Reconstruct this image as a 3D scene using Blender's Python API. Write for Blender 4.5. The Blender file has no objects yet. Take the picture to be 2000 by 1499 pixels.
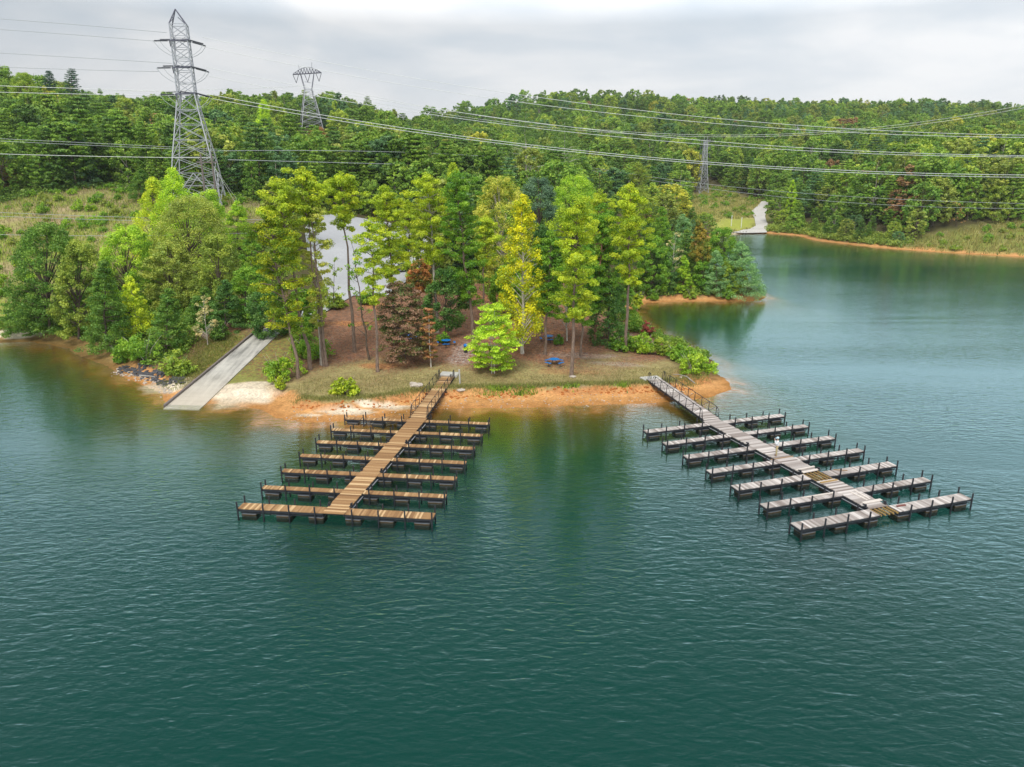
import bpy, bmesh, math, random
import numpy as np
from mathutils import Vector, Matrix, Euler
from mathutils.geometry import delaunay_2d_cdt
R=math.radians
random.seed(7); RNG=np.random.default_rng(11)
SC=bpy.context.scene
C=SC.collection
# ---------------------------------------------------------------- camera
CAMZ=25.0; PITCH=16.6; FPX=1388.0
cd=bpy.data.cameras.new("camera"); cam=bpy.data.objects.new("camera",cd); C.objects.link(cam)
cam.location=(0,0,CAMZ); cam.rotation_euler=(R(90-PITCH),0,0)
cd.sensor_width=36; cd.lens=FPX*36/2000; cd.clip_start=.5; cd.clip_end=8000
SC.camera=cam
# ---------------------------------------------------------------- sky
SUN_EL,SUN_AZ=R(52),R(200)
W=bpy.data.worlds.new("World"); SC.world=W; W.use_nodes=True
nt=W.node_tree; nt.nodes.clear()
def N(nt,t,**k):
    n=nt.nodes.new(t)
    for a,b in k.items():
        if a=='_in':
            for i,v in b.items(): n.inputs[i].default_value=v
        else: setattr(n,a,b)
    return n
L=lambda nt,a,b: nt.links.new(a,b)
def ramp(nt,fac,stops,interp='LINEAR'):
    r=N(nt,'ShaderNodeValToRGB'); r.color_ramp.interpolation=interp
    e=r.color_ramp.elements
    while len(e)<len(stops): e.new(.5)
    for x,(p,c) in zip(e,stops): x.position=p; x.color=(*c,1) if len(c)==3 else c
    L(nt,fac,r.inputs[0]); return r.outputs[0]
def math_(nt,op,a,b=None,c=None):
    m=N(nt,'ShaderNodeMath',operation=op)
    for i,v in enumerate((a,b,c)):
        if v is None: continue
        if isinstance(v,(int,float)): m.inputs[i].default_value=v
        else: L(nt,v,m.inputs[i])
    return m.outputs[0]
def mixc(nt,f,a,b,bt='MIX'):
    m=N(nt,'ShaderNodeMix',data_type='RGBA',blend_type=bt)
    for i,v in ((0,f),(6,a),(7,b)):
        if isinstance(v,(int,float)): m.inputs[i].default_value=v
        elif isinstance(v,tuple): m.inputs[i].default_value=(*v,1) if len(v)==3 else v
        else: L(nt,v,m.inputs[i])
    return m.outputs[2]
def noise(nt,vec,scale,detail=3,rough=.55,dist=0.):
    n=N(nt,'ShaderNodeTexNoise',_in={'Scale':scale,'Detail':detail,'Roughness':rough,'Distortion':dist})
    if vec is not None: L(nt,vec,n.inputs['Vector'])
    return n.outputs[0]
out=N(nt,'ShaderNodeOutputWorld'); bg=N(nt,'ShaderNodeBackground')
sky=N(nt,'ShaderNodeTexSky',sky_type='NISHITA',sun_disc=False,sun_elevation=SUN_EL,sun_rotation=SUN_AZ)
tc=N(nt,'ShaderNodeTexCoord'); sp=N(nt,'ShaderNodeSeparateXYZ'); L(nt,tc.outputs['Generated'],sp.inputs[0])
zc=math_(nt,'MAXIMUM',sp.outputs[2],0.0); zd=math_(nt,'ADD',zc,.16)
cb=N(nt,'ShaderNodeCombineXYZ'); L(nt,math_(nt,'DIVIDE',sp.outputs[0],zd),cb.inputs[0]); L(nt,math_(nt,'DIVIDE',sp.outputs[1],zd),cb.inputs[1])
n1=noise(nt,cb.outputs[0],.75,5,.5,.5); n2=noise(nt,cb.outputs[0],2.1,4,.5,.3)
nn=math_(nt,'ADD',math_(nt,'MULTIPLY',n1,.75),math_(nt,'MULTIPLY',n2,.25))
cl=ramp(nt,nn,[(.36,(.43,.48,.53)),(.47,(.52,.55,.58)),(.57,(.64,.645,.65))])
el=N(nt,'ShaderNodeMapRange',_in={1:0,2:.16,3:0,4:1}); L(nt,zc,el.inputs[0])
cl=mixc(nt,el.outputs[0],(.60,.60,.61),cl)            # paler, even cloud towards the horizon
zen=ramp(nt,zc,[(p,(v/2,)*3) for p,v in ((.175,1.0),(.225,1.75),(.275,1.7),(.39,.95),(.56,.62),(.78,.9),(1,2.3))])
zen=math_(nt,'MULTIPLY',zen,math_(nt,'MULTIPLY_ADD',sp.outputs[0],.5,2.0))   # the cloud is thinner towards the right   # an overcast sky is brightest overhead
vm=N(nt,'ShaderNodeVectorMath',operation='SCALE'); L(nt,cl,vm.inputs[0]); L(nt,zen,vm.inputs['Scale'])
sk=N(nt,'ShaderNodeVectorMath',operation='SCALE',_in={'Scale':.07}); L(nt,sky.outputs[0],sk.inputs[0])
L(nt,mixc(nt,.93,sk.outputs[0],vm.outputs[0]),bg.inputs[0]); bg.inputs[1].default_value=.82
L(nt,bg.outputs[0],out.inputs[0])
# ---------------------------------------------------------------- sun through cloud
sd_=bpy.data.lights.new("sun",'SUN'); sd_.energy=1.5; sd_.angle=R(25); sd_.color=(1,.95,.87)
so=bpy.data.objects.new("sun",sd_); C.objects.link(so)
_d=Vector((math.sin(SUN_AZ)*math.cos(SUN_EL),math.cos(SUN_AZ)*math.cos(SUN_EL),math.sin(SUN_EL)))
so.rotation_euler=_d.to_track_quat('Z','Y').to_euler(); so.location=(0,-40,120)
SC.view_settings.view_transform='Standard'; SC.view_settings.look='None'; SC.view_settings.exposure=0.8; SC.view_settings.gamma=1
SC.cycles.use_denoising=True; SC.cycles.max_bounces=6; SC.cycles.diffuse_bounces=2; SC.cycles.transparent_max_bounces=6
# ---------------------------------------------------------------- materials
def newmat(name):
    m=bpy.data.materials.new(name); m.use_nodes=True; t=m.node_tree; t.nodes.clear()
    return m,t,N(t,'ShaderNodeOutputMaterial')
def princ(t,o,col,rough=.8,spec=.3,metal=0):
    b=N(t,'ShaderNodeBsdfPrincipled',_in={'Roughness':rough,'Specular IOR Level':spec,'Metallic':metal})
    if isinstance(col,tuple): b.inputs[0].default_value=(*col,1)
    else: L(t,col,b.inputs[0])
    L(t,b.outputs[0],o.inputs[0]); return b
def plain(name,col,rough=.7,spec=.3,metal=0,var=.25,scale=3.):
    m,t,o=newmat(name); tcn=N(t,'ShaderNodeTexCoord')
    n=noise(t,tcn.outputs['Object'],scale,4)
    c=mixc(t,n,tuple(x*(1-var) for x in col),tuple(min(1,x*(1+var)) for x in col))
    princ(t,o,c,rough,spec,metal); return m
def leafmat(name,forest=False,two=None):
    m,t,o=newmat(name)
    oi=N(t,'ShaderNodeObjectInfo'); at=N(t,'ShaderNodeAttribute',attribute_name='tint')
    if forest:
        col=ramp(t,oi.outputs['Random'],[(p,FOREST[n]) for p,n in FOREST_RAMP],'CONSTANT')
    elif two: col=ramp(t,at.outputs['Fac'],[(two[2],two[0]),(two[2]+.2,two[1])])
    else: col=oi.outputs['Color']
    if forest:
        patch=noise(t,oi.outputs['Location'],.009,3,.5); pv_=N(t,'ShaderNodeVectorMath',operation='SCALE'); L(t,col,pv_.inputs[0]); L(t,math_(t,'MULTIPLY_ADD',patch,1.5,.25),pv_.inputs['Scale']); col=pv_.outputs[0]
    geo=N(t,'ShaderNodeNewGeometry')
    n=noise(t,geo.outputs['Position'],.35,3)
    k=math_(t,'ADD',math_(t,'MULTIPLY',at.outputs['Fac'],.9),math_(t,'MULTIPLY_ADD',n,.7,.22))
    v=N(t,'ShaderNodeVectorMath',operation='SCALE'); L(t,col,v.inputs[0]); L(t,k,v.inputs['Scale'])
    hs=N(t,'ShaderNodeHueSaturation'); L(t,v.outputs[0],hs.inputs['Color'])
    L(t,math_(t,'MULTIPLY_ADD',at.outputs['Fac'],-.02 if two else -.06,.51 if two else .53),hs.inputs['Hue'])
    d=N(t,'ShaderNodeBsdfDiffuse'); tr=N(t,'ShaderNodeBsdfTranslucent'); ms=N(t,'ShaderNodeMixShader',_in={0:.33})
    L(t,hs.outputs[0],d.inputs[0]); L(t,hs.outputs[0],tr.inputs[0]); L(t,d.outputs[0],ms.inputs[1]); L(t,tr.outputs[0],ms.inputs[2])
    g=N(t,'ShaderNodeBsdfGlossy',_in={'Roughness':.5,'Color':(.9,.95,1,1)}); m2=N(t,'ShaderNodeMixShader',_in={0:.025})
    L(t,ms.outputs[0],m2.inputs[1]); L(t,g.outputs[0],m2.inputs[2]); L(t,m2.outputs[0],o.inputs[0]); return m
COL=dict(yg=(.31,.39,.022),yg2=(.23,.32,.035),gold=(.37,.43,.015),yel=(.66,.52,.015),yel2=(.40,.40,.05),bright=(.25,.385,.028),lime=(.40,.48,.03),lime2=(.32,.46,.03),
 mid=(.13,.25,.02),mid2=(.17,.31,.025),dark=(.075,.16,.03),dark2=(.10,.19,.025),olive=(.20,.26,.035),olive2=(.25,.30,.05),blue=(.09,.16,.085),bluegreen=(.17,.30,.11),
 rust=(.34,.16,.06),rust2=(.30,.17,.05),maroon=(.26,.13,.07),red=(.35,.05,.03),redtree=(.28,.08,.05),orange=(.5,.2,.05),orange2=(.33,.24,.03),tan=(.33,.36,.06),tan2=(.40,.36,.16),wp=(.13,.21,.05),wpdark=(.05,.11,.06))
FOREST=dict(dark=(.15,.28,.05),mid=(.22,.38,.05),green=(.29,.46,.06),olive=(.35,.43,.075),light=(.42,.55,.07),yellow=(.58,.60,.07),blue=(.17,.33,.12),rust=(.45,.28,.12))
FOREST_RAMP=[(0,'dark'),(.14,'mid'),(.40,'green'),(.68,'olive'),(.80,'light'),(.89,'blue'),(.975,'yellow'),(.992,'rust')]
M={}
TWO=dict(maroon=((.15,.22,.04),(.37,.225,.14),.36),yel=((.40,.55,.02),(.80,.78,.02),.28),yel2=((.30,.45,.03),(.66,.66,.10),.34),rust=((.28,.27,.05),(.55,.28,.11),.34),rust2=((.20,.25,.04),(.46,.28,.10),.36),orange=((.26,.30,.04),(.62,.30,.09),.34),gold=((.23,.37,.02),(.50,.55,.02),.44),orange2=((.22,.30,.035),(.46,.35,.05),.40))
for k_,v_ in TWO.items(): M['leaf_'+k_]=leafmat('leaves turning '+dict(maroon='maroon',yel='yellow',yel2='pale yellow',rust='rust',rust2='russet',orange='orange',gold='golden',orange2='dull orange')[k_],two=v_)
M['leaf']=leafmat('leaves'); M['leaf_far']=leafmat('distant leaves',True)
def barkmat():
    m,t,o=newmat('bark'); oi=N(t,'ShaderNodeObjectInfo'); tcn=N(t,'ShaderNodeTexCoord')
    mp=N(t,'ShaderNodeMapping',_in={3:(6,6,1.2)}); L(t,tcn.outputs['Object'],mp.inputs[0])
    n=noise(t,mp.outputs[0],1.5,4,.65)
    c=mixc(t,1.0,oi.outputs['Color'],ramp(t,n,[(.3,(.5,.47,.45)),(.65,(1.35,1.3,1.25))]),'MULTIPLY'); princ(t,o,c,.9,.1); return m
M['bark']=barkmat()
def woodmat(name,a,b,c):
    m,t,o=newmat(name); at=N(t,'ShaderNodeAttribute',attribute_name='tint'); tcn=N(t,'ShaderNodeTexCoord')
    n=noise(t,tcn.outputs['Object'],9,4,.6)
    f=math_(t,'ADD',at.outputs['Fac'],math_(t,'MULTIPLY_ADD',n,.5,-.25))
    col=ramp(t,f,[(.05,a),(.5,b),(.97,c)]); princ(t,o,col,.75,.25); return m
M['newwood']=woodmat('golden planks',(.21,.11,.05),(.38,.22,.10),(.66,.46,.25))
M['oldwood']=woodmat('weathered planks',(.24,.20,.18),(.45,.405,.38),(.66,.61,.58))
M['joist']=plain('yellow joist wood',(.40,.26,.10),.8)
M['board']=plain('loose board wood',(.66,.60,.55),.8); M['boardbrown']=plain('brown board wood',(.34,.22,.12),.8); M['boardred']=plain('red board wood',(.20,.07,.06),.8)
M['steel']=plain('black painted steel',(.028,.029,.036),.5,.4)
def floatmat():
    m,t,o=newmat('dock float plastic'); g=N(t,'ShaderNodeNewGeometry'); s=N(t,'ShaderNodeSeparateXYZ'); L(t,g.outputs['Position'],s.inputs[0])
    n=noise(t,g.outputs['Position'],4,3); z=math_(t,'ADD',s.outputs[2],math_(t,'MULTIPLY_ADD',n,.1,-.05))
    c=ramp(t,math_(t,'MULTIPLY_ADD',z,1.6,.3),[(.0,(.02,.03,.02)),(.33,(.07,.045,.02)),(.39,(.10,.06,.03)),(.42,(.26,.27,.29)),(.50,(.055,.06,.078)),(1,(.05,.055,.075))])
    princ(t,o,c,.6,.3); return m
M['float']=floatmat()
M['galv']=plain('galvanised steel',(.42,.43,.47),.5,.5,.25,.2)
M['galvdark']=plain('dark weathered steel',(.13,.13,.17),.6,.4)
M['insul']=plain('dark glass insulator',(.06,.065,.085),.4,.5)
M['wire']=plain('bare aluminium cable',(.74,.76,.76),.5,.4,0,.05)
M['wirethin']=plain('thin dull cable',(.42,.45,.47),.5,.4,0,.05)
M['pole']=plain('weathered pole wood',(.20,.17,.16),.85,.2); M['polebrown']=plain('brown pole wood',(.30,.17,.11),.85,.2)
M['concrete']=plain('concrete',(.50,.49,.47),.9,.2,0,.22,.8)
M['blue']=plain('blue plastic coated steel',(.012,.20,.62),.45,.4,0,.12); M['green']=plain('green plastic coated steel',(.03,.36,.16),.5,.4,0,.12)
M['white']=plain('white paint',(.75,.74,.72),.7); M['stone']=plain('dark riprap stone',(.10,.10,.11),.9,.2,0,.5,1.5); M['palestone']=plain('pale stone',(.5,.44,.38),.9,.2,0,.3,2)
M['clay']=plain('red clay',(.46,.17,.05),.95,.1,0,.3,2)
M['carpaint']=plain('dark blue car paint',(.012,.03,.05),.25,.6,0,.05); M['carblack']=plain('dark grey car paint',(.03,.03,.035),.3,.6,0,.05)
M['glass']=plain('tinted window glass',(.02,.025,.03),.08,.6,0,.05); M['tyre']=plain('black rubber',(.02,.02,.02),.9,.2)
M['tail']=plain('red lamp plastic',(.45,.02,.02),.3,.5,0,.05); M['lamp']=plain('clear lamp plastic',(.7,.7,.68),.2,.5,0,.05)
M['skin']=plain('skin',(.50,.30,.21),.6,.3,0,.06); M['shirt']=plain('white cotton',(.80,.81,.83),.9,.1,0,.06); M['trousers']=plain('khaki cotton',(.46,.38,.22),.9,.1,0,.1)
M['cap']=plain('pale blue cap cloth',(.55,.72,.82),.9,.1,0,.06); M['shoe']=plain('brown leather',(.10,.06,.04),.7); M['phone']=plain('black phone',(.02,.02,.022),.3,.5)
M['twig']=plain('grey twigs',(.36,.34,.31),.9,.1)
# ---------------------------------------------------------------- object helpers
def tag(o,label=None,cat=None,group=None,kind=None):
    if label: o['label']=label
    if cat: o['category']=cat
    if group: o['group']=group
    if kind: o['kind']=kind
    return o
def empty(name,loc,rz=0,label=None,cat=None,group=None):
    o=bpy.data.objects.new(name,None); C.objects.link(o); o.location=loc; o.rotation_euler=(0,0,rz); o.empty_display_size=.3
    return tag(o,label,cat,group)
def link(name,me,mat,parent=None):
    o=bpy.data.objects.new(name,me); C.objects.link(o)
    if mat is not None and not len(me.materials): me.materials.append(M[mat] if isinstance(mat,str) else mat)
    if parent is not None: o.parent=parent
    return o
def npmesh(name,V,F,tint=None,smooth=False):
    V=np.asarray(V,np.float32); F=np.asarray(F,np.int32); k=F.shape[1]
    me=bpy.data.meshes.new(name); me.vertices.add(len(V)); me.vertices.foreach_set('co',V.ravel())
    me.loops.add(F.size); me.loops.foreach_set('vertex_index',F.ravel())
    me.polygons.add(len(F)); me.polygons.foreach_set('loop_start',np.arange(0,F.size,k,dtype=np.int32))
    if tint is not None:
        a=me.attributes.new('tint','FLOAT','FACE'); a.data.foreach_set('value',np.asarray(tint,np.float32))
    if smooth: me.polygons.foreach_set('use_smooth',np.ones(len(F),bool))
    me.update(calc_edges=True); return me
BOXF=[(0,3,2,1),(4,5,6,7),(0,1,5,4),(1,2,6,5),(2,3,7,6),(3,0,4,7)]
class MB:
    def __init__(s): s.V=[];s.F=[];s.T=[]
    def hexa(s,P,t=.5):
        n=len(s.V); s.V+= [tuple(p) for p in P]; s.F+= [tuple(n+i for i in f) for f in BOXF]; s.T+=[t]*6
    def box(s,c,d,rz=0.,t=.5):
        x,y,z=[q/2 for q in d]; cs,sn=math.cos(rz),math.sin(rz)
        P=[(-x,-y,-z),(x,-y,-z),(x,y,-z),(-x,y,-z),(-x,-y,z),(x,-y,z),(x,y,z),(-x,y,z)]
        s.hexa([(c[0]+p[0]*cs-p[1]*sn,c[1]+p[0]*sn+p[1]*cs,c[2]+p[2]) for p in P],t)
    def bar(s,a,b,w,h=None,t=.5):
        a=Vector(a);b=Vector(b);d=(b-a)
        if d.length<1e-6: return
        d.normalize(); up=Vector((0,0,1)) if abs(d.z)<.95 else Vector((1,0,0))
        x=d.cross(up).normalized()*(w/2); y=x.cross(d).normalized()*((h or w)/2)
        s.hexa([a-x-y,a+x-y,a+x+y,a-x+y,b-x-y,b+x-y,b+x+y,b-x+y],t)
    def tube(s,pts,rad,n=6,t=.5,cap=True):
        pts=[Vector(p) for p in pts]; base=len(s.V); rs=rad if isinstance(rad,(list,tuple)) else [rad]*len(pts)
        for i,p in enumerate(pts):
            d=(pts[min(i+1,len(pts)-1)]-pts[max(i-1,0)]).normalized(); up=Vector((0,0,1)) if abs(d.z)<.9 else Vector((1,0,0))
            x=d.cross(up).normalized(); y=x.cross(d)
            for k in range(n):
                a=2*math.pi*k/n; s.V.append(tuple(p+(x*math.cos(a)+y*math.sin(a))*rs[i]))
        for i in range(len(pts)-1):
            for k in range(n):
                k2=(k+1)%n; s.F.append((base+i*n+k,base+i*n+k2,base+(i+1)*n+k2,base+(i+1)*n+k)); s.T.append(t)
        if cap:
            for e in (0,len(pts)-1):
                f=[base+e*n+k for k in range(n)]; s.F.append(tuple(f if e else f[::-1])); s.T.append(t)
    def lathe(s,prof,n=16,c=(0,0,0),t=.5):
        base=len(s.V)
        for r,z in prof:
            for k in range(n):
                a=2*math.pi*k/n; s.V.append((c[0]+r*math.cos(a),c[1]+r*math.sin(a),c[2]+z))
        for i in range(len(prof)-1):
            for k in range(n):
                k2=(k+1)%n; s.F.append((base+i*n+k,base+i*n+k2,base+(i+1)*n+k2,base+(i+1)*n+k)); s.T.append(t)
        s.F.append(tuple(base+k for k in range(n))[::-1]); s.F.append(tuple(base+(len(prof)-1)*n+k for k in range(n))); s.T+=[t,t]
    def prism(s,poly,w,ax='x',off=0.,t=.5):     # a side outline (u,z) pushed w wide
        n=len(s.V); k=len(poly)
        for e in (-w/2+off,w/2+off):
            for u,z in poly: s.V.append((e,u,z) if ax=='x' else (u,e,z))
        s.F.append(tuple(n+i for i in range(k))[::-1]); s.F.append(tuple(n+k+i for i in range(k)))
        s.F+= [(n+i,n+(i+1)%k,n+k+(i+1)%k,n+k+i) for i in range(k)]; s.T+=[t]*(k+2)
    def build(s,name,mat,parent=None,bevel=0,smooth=False):
        me=bpy.data.meshes.new(name); me.from_pydata(s.V,[],s.F)
        a=me.attributes.new('tint','FLOAT','FACE'); a.data.foreach_set('value',s.T)
        bm=bmesh.new(); bm.from_mesh(me); bmesh.ops.recalc_face_normals(bm,faces=bm.faces)
        if bevel: bmesh.ops.bevel(bm,geom=list(bm.edges),offset=bevel,segments=1,affect='EDGES')
        bm.to_mesh(me); bm.free()
        if smooth: me.polygons.foreach_set('use_smooth',[True]*len(me.polygons))
        return link(name,me,mat,parent)
# ---- terrain heights (metres, camera stands over the origin, +Y is the view) ----
SHORE=np.array([(-700,190),(-420,150),(-240,128),(-150,118),(-103,110.9),(-89,107.6),(-78,105.6),(-73.8,106.2),(-70.8,104.9),(-65.5,102),(-62,98.3),(-57,94.3),
(-54.2,91.9),(-49,86.5),(-43.1,81.4),(-40,78.6),(-38.5,75.7),(-34.6,75),(-31.2,75.4),(-27.4,73.8),(-25,71),(-21.5,69.6),(-17.9,69.9),
(-14.6,70.9),(-11.4,72.9),(-8.5,74.1),(-2.8,74.3),(2.3,74.6),(7.4,75.4),(12.6,75.7),(16.8,76.3),(19.8,77),(22.8,78.2),(26.3,81.2),
(26.9,85.8),(26.3,89.1),(27.7,94.9),(26.1,100.7),(24.1,109),(22.8,118.4),(22.3,125.5),(22.8,132.3),(26.7,140),(33.4,141.4),(41.2,141.7),
(50,142.3),(52.8,146.6),(53,156),(50,172),(51,200),(59,238),(74,276),(85,297),(97,304),(107.6,306.7),(116.5,293),(114.6,274),(121.4,256.2),
(129.3,240.7),(140.8,229.8),(156,218.4),(170,207),(230,170),(330,140),(480,120),(800,110)],float)
CTRL=np.array([# x,y,z ground heights read off the place
(-110,122,2.6),(-85,118,2.6),(-70,122,3.4),(-90,150,8.4),(-72,148,8.2),(-105,175,13.5),(-90,182,16),(-130,200,20),(-100,196,19.5),(-78,186,19.5),(-60,160,17),(-72,165,18.7),
(-62,170,18.3),(-66,140,10),(-55,120,5),(-48,112,3.6),(-44,98,2.6),(-36,96,3),(-55,105,3.4),(-45,135,9),
(-33,97,3.1),(-30,104,3.8),(-34,85,1.5),(-20,84,1.4),(-22,97,3.1),(-5,92,2.2),(4,86,1.5),(12,88,1.5),(14,100,2.2),(0,100,2.6),(-12,108,4),(-4,112,4.2),(5,112,3.6),(14,112,2.6),(-25,118,5),(-15,120,5.2),(-3,128,6),(8,130,5),(16,126,2.6),
(-28,135,5.6),(-15,135,5.8),(-40,150,8),(-24,160,6.8),(-45,180,11),(-20,185,8.6),(-30,210,11),(-55,215,14),(-30,200,10),(-10,200,9.3),(5,160,8),(15,150,5),(24,160,5),(38,155,3.5),(34,180,7),(15,190,11),(30,225,13),(45,240,9),(8,230,15),(15,240,16),
(-120,260,21),(-120,330,24),(-165,330,30),(-185,330,36),(-205,330,45),(-225,330,51),(-245,330,55),(-300,330,58),(-175,250,27),(-200,250,31),(-230,260,36),(-140,250,23),(-210,420,44),(-260,420,50),(-320,500,58),(-90,250,18),(-70,300,21),(-50,260,17),(-90,400,42),(-115,420,50),(-140,480,52),(-170,440,46),(-60,350,25),
(-280,520,50),(-240,520,48),(-200,520,52),
(-190,640,68),(-250,650,69),(-165,655,73),(-125,650,68),(-70,420,33),(-30,300,17),(-20,400,22),(0,300,17),(0,400,24),(-125,560,56),(-84,570,38),(-45,560,40),(-40,650,50),(-70,640,52),(-110,900,48),(-90,640,46),(-88,700,48),(-104,655,58),(-72,655,54),
(-40,650,58),(-50,680,67),(-75,690,64),(0,690,72),(25,700,78),(60,700,79),(80,560,46),(60,400,22),(40,330,14),(90,330,6),(100,420,13),(75,400,14),(110,370,9),(120,420,12.5),(105,345,4),(114,330,2.5),(120,360,6),(135,310,9),(150,270,10),(150,250,4.5),(180,260,8),(190,230,5.5),(165,300,15),(220,300,18),
(150,450,24),(200,400,26),(300,400,28),(200,600,46),(350,600,48),(120,620,52),(105,720,80),(140,740,76),(90,900,84),(250,900,88),(150,900,88),(300,900,87),(300,1000,92),(500,1000,92),(700,1000,90),(100,1000,92),(-200,1000,76),(-500,1000,80),(600,600,48),(700,400,32),(-600,600,66),(-600,350,56),(-500,250,45),
(600,250,22),(1200,1200,85),(-1200,1200,80),(0,1600,60),(-140,1100,50),(900,1800,70),(-900,1800,70),(0,2400,60),(1500,600,60),(-1500,600,60)],float)
def seg_dist(P):
    d=np.full(len(P),1e9); a=SHORE[:-1]; b=SHORE[1:]
    for p,q in zip(a,b):
        v=q-p; t=np.clip(((P-p)@v)/(v@v),0,1); d=np.minimum(d,np.hypot(*(P-(p+t[:,None]*v)).T))
    poly=np.vstack([SHORE,[(3000,110),(3000,4000),(-3000,4000),(-3000,190)]])
    inside=np.zeros(len(P),bool); j=len(poly)-1
    for i in range(len(poly)):
        xi,yi=poly[i]; xj,yj=poly[j]
        c=((yi>P[:,1])!=(yj>P[:,1]))&(P[:,0]<(xj-xi)*(P[:,1]-yi)/(yj-yi+1e-12)+xi)
        inside^=c; j=i
    return np.where(inside,d,-d)
def wave2(x,y,s):
    return np.sin(x*s+1.3*np.sin(y*s*.7+2))*np.sin(y*s*1.1+1.7*np.sin(x*s*.6))
_sh=[]
for p,q in zip(SHORE[:-1],SHORE[1:]):
    n=max(1,int(np.hypot(*(q-p))/14)); _sh+= [(*(p+(q-p)*k/n),.35) for k in range(n)]
_K=np.vstack([np.array(_sh),CTRL])
def _phi(A,B):
    out=np.zeros((len(A),len(B)))
    out=np.hypot(A[:,None,0]-B[None,:,0],A[:,None,1]-B[None,:,1]); return out
_M=_phi(_K[:,:2],_K[:,:2])+np.eye(len(_K))*-.6
_n=len(_K); _A=np.zeros((_n+3,_n+3)); _A[:_n,:_n]=_M; _A[:_n,_n]=1; _A[:_n,_n+1:]=_K[:,:2]/500; _A[_n:,:_n]=_A[:_n,_n:].T
_W=np.linalg.solve(_A,np.concatenate([_K[:,2],[0,0,0]]))
def smooth(a,b,x):
    t=np.clip((x-a)/(b-a),0,1); return t*t*(3-2*t)
def beachk(Q):      # >1 narrows the beach: only the main front has a wide one
    x,y=Q[:,0],Q[:,1]
    k=np.full(len(Q),1.7); fr=smooth(-34,-26,x)*(1-smooth(22,25,x))*(1-smooth(82,86,y)); k=k+(1.0-k)*fr
    tip=np.exp(-((x-27)**2+(y-81)**2)/30); k=k-.6*tip
    cove=smooth(20,22,x)*smooth(88,93,y)*(1-smooth(128,136,y))*(x<40); k=k+1.3*cove
    return k
def ground(P,full=False):
    P=np.atleast_2d(np.asarray(P,float)); z=np.zeros(len(P)); sd=np.zeros(len(P))
    for i in range(0,len(P),20000):
        Q=P[i:i+20000]; d=seg_dist(Q)
        h=_phi(Q,_K[:,:2])@_W[:_n]+_W[_n]+Q@_W[_n+1:]/500
        dj=d+.8*wave2(Q[:,0],Q[:,1],.55)*smooth(0,4,np.abs(d))+.35*wave2(Q[:,0]+9,Q[:,1],1.7)
        kw=beachk(Q); dj=dj*kw
        low=np.where(dj>3.4,.3+.62*smooth(3.3,4.3,dj)+.02*(dj-4),.085*np.maximum(dj,0))
        hl=np.maximum(h,.9+.01*np.clip(d,0,60))
        # tidy rise from the bank to the interpolated land
        land=low+(hl-low)*smooth(3.2,13,d)
        land=land+smooth(8,40,d)*.35*wave2(Q[:,0],Q[:,1],.09)+smooth(60,160,d)*2.0*wave2(Q[:,0]+30,Q[:,1],.021)
        bed=np.maximum(-.11*-d-.20*np.clip(-d-2.0,0,None),-9)
        zz=np.where(d>0,land,bed); z[i:i+20000]=zz; sd[i:i+20000]=d
    return (z,sd) if full else z
RAMP_A,RAMP_B=np.array((-36.45,75.35)),np.array((-34.6,97.4))   # ramp centre line, waterline and head
_rv=(RAMP_B-RAMP_A)/np.hypot(*(RAMP_B-RAMP_A)); _rn=np.array((_rv[1],-_rv[0]))
def ground_at(P):
    z,sd=ground(P,True); P=np.atleast_2d(np.asarray(P,float))
    s=(P-RAMP_A)@_rv; o=np.abs((P-RAMP_A)@_rn); zr=.139*s-.12
    w=(1-smooth(2.1,5.0,o))*smooth(-8,-4,s)*(1-smooth(22,28,s))
    return z*(1-w)+np.where(z>zr,zr,z*.3+zr*.7)*w, sd
def gz(x,y): return float(ground_at([(x,y)])[0][0])
HILL=[(-175,190),(-145,189),(-132,189.1),(-127.7,195),(-123.2,201.2),(-114.6,214),(-105.5,209.3),(-89.1,190.6),(-73.7,180),(-62,186),(-52,182),(-54,160),(-66,152),(-76.8,140),(-77.7,129.6),(-77.2,111.8),(-80.6,109),(-94.6,111),(-150,120),(-190,140)]
CLEAR=[(66.8,328.6),(90,379),(100.2,395),(112,432),(126,425),(123.1,392),(129.1,383.8),(126.5,364.4),(113,325),(107.9,306.5),(89.7,302),(72.6,312.6),(60,300)]
BANK=[(130.3,243),(141.7,250.1),(154.2,250.8),(168.3,254),(183,260.2),(207.1,256.5),(260,250),(240,165),(180.3,205),(150,219),(136,234)]
LOT=[(-26.4,117.5),(-30,104),(-33.0,97.2),(-36.2,97.5),(-33.8,107),(-30.6,118.3),(-35.4,132.2),(-42.7,149.8),(-46.6,163),(-51.3,188.1),(-49.6,201.8),(-42.6,203.5),(-34.4,203.3),(-27.2,192.6),(-20.5,179.2),(-19.2,161.7),(-18.6,133.5),(-20.7,117.4)]
ROAD=[(-30,190.6),(-25.7,196.5),(-17.9,196.7),(-4,193),(12,184),(12,178),(-6,185.5),(-17,187.5),(-22.3,184)]
TRACK=[(90.9,302.4),(98,303.2),(107.6,305.8),(112.7,319.9),(118.7,341.8),(127.1,363.9),(131.5,376),(128,376.5),(123.5,367.5),(116.8,357.3),(113.1,339.5),(106.8,318.2),(100.4,309)]
FARGRASS=[(84,306),(96,332),(112.8,344.4),(113.3,337.1),(105.4,316.5),(97.7,307.4)]
PARK=[(-44,73),(-44,100),(-36,118),(-30,118),(-16,118),(-12,135),(6,140),(20,135),(24,120),(28,100),(30,80),(10,72),(-20,68)]
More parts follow.
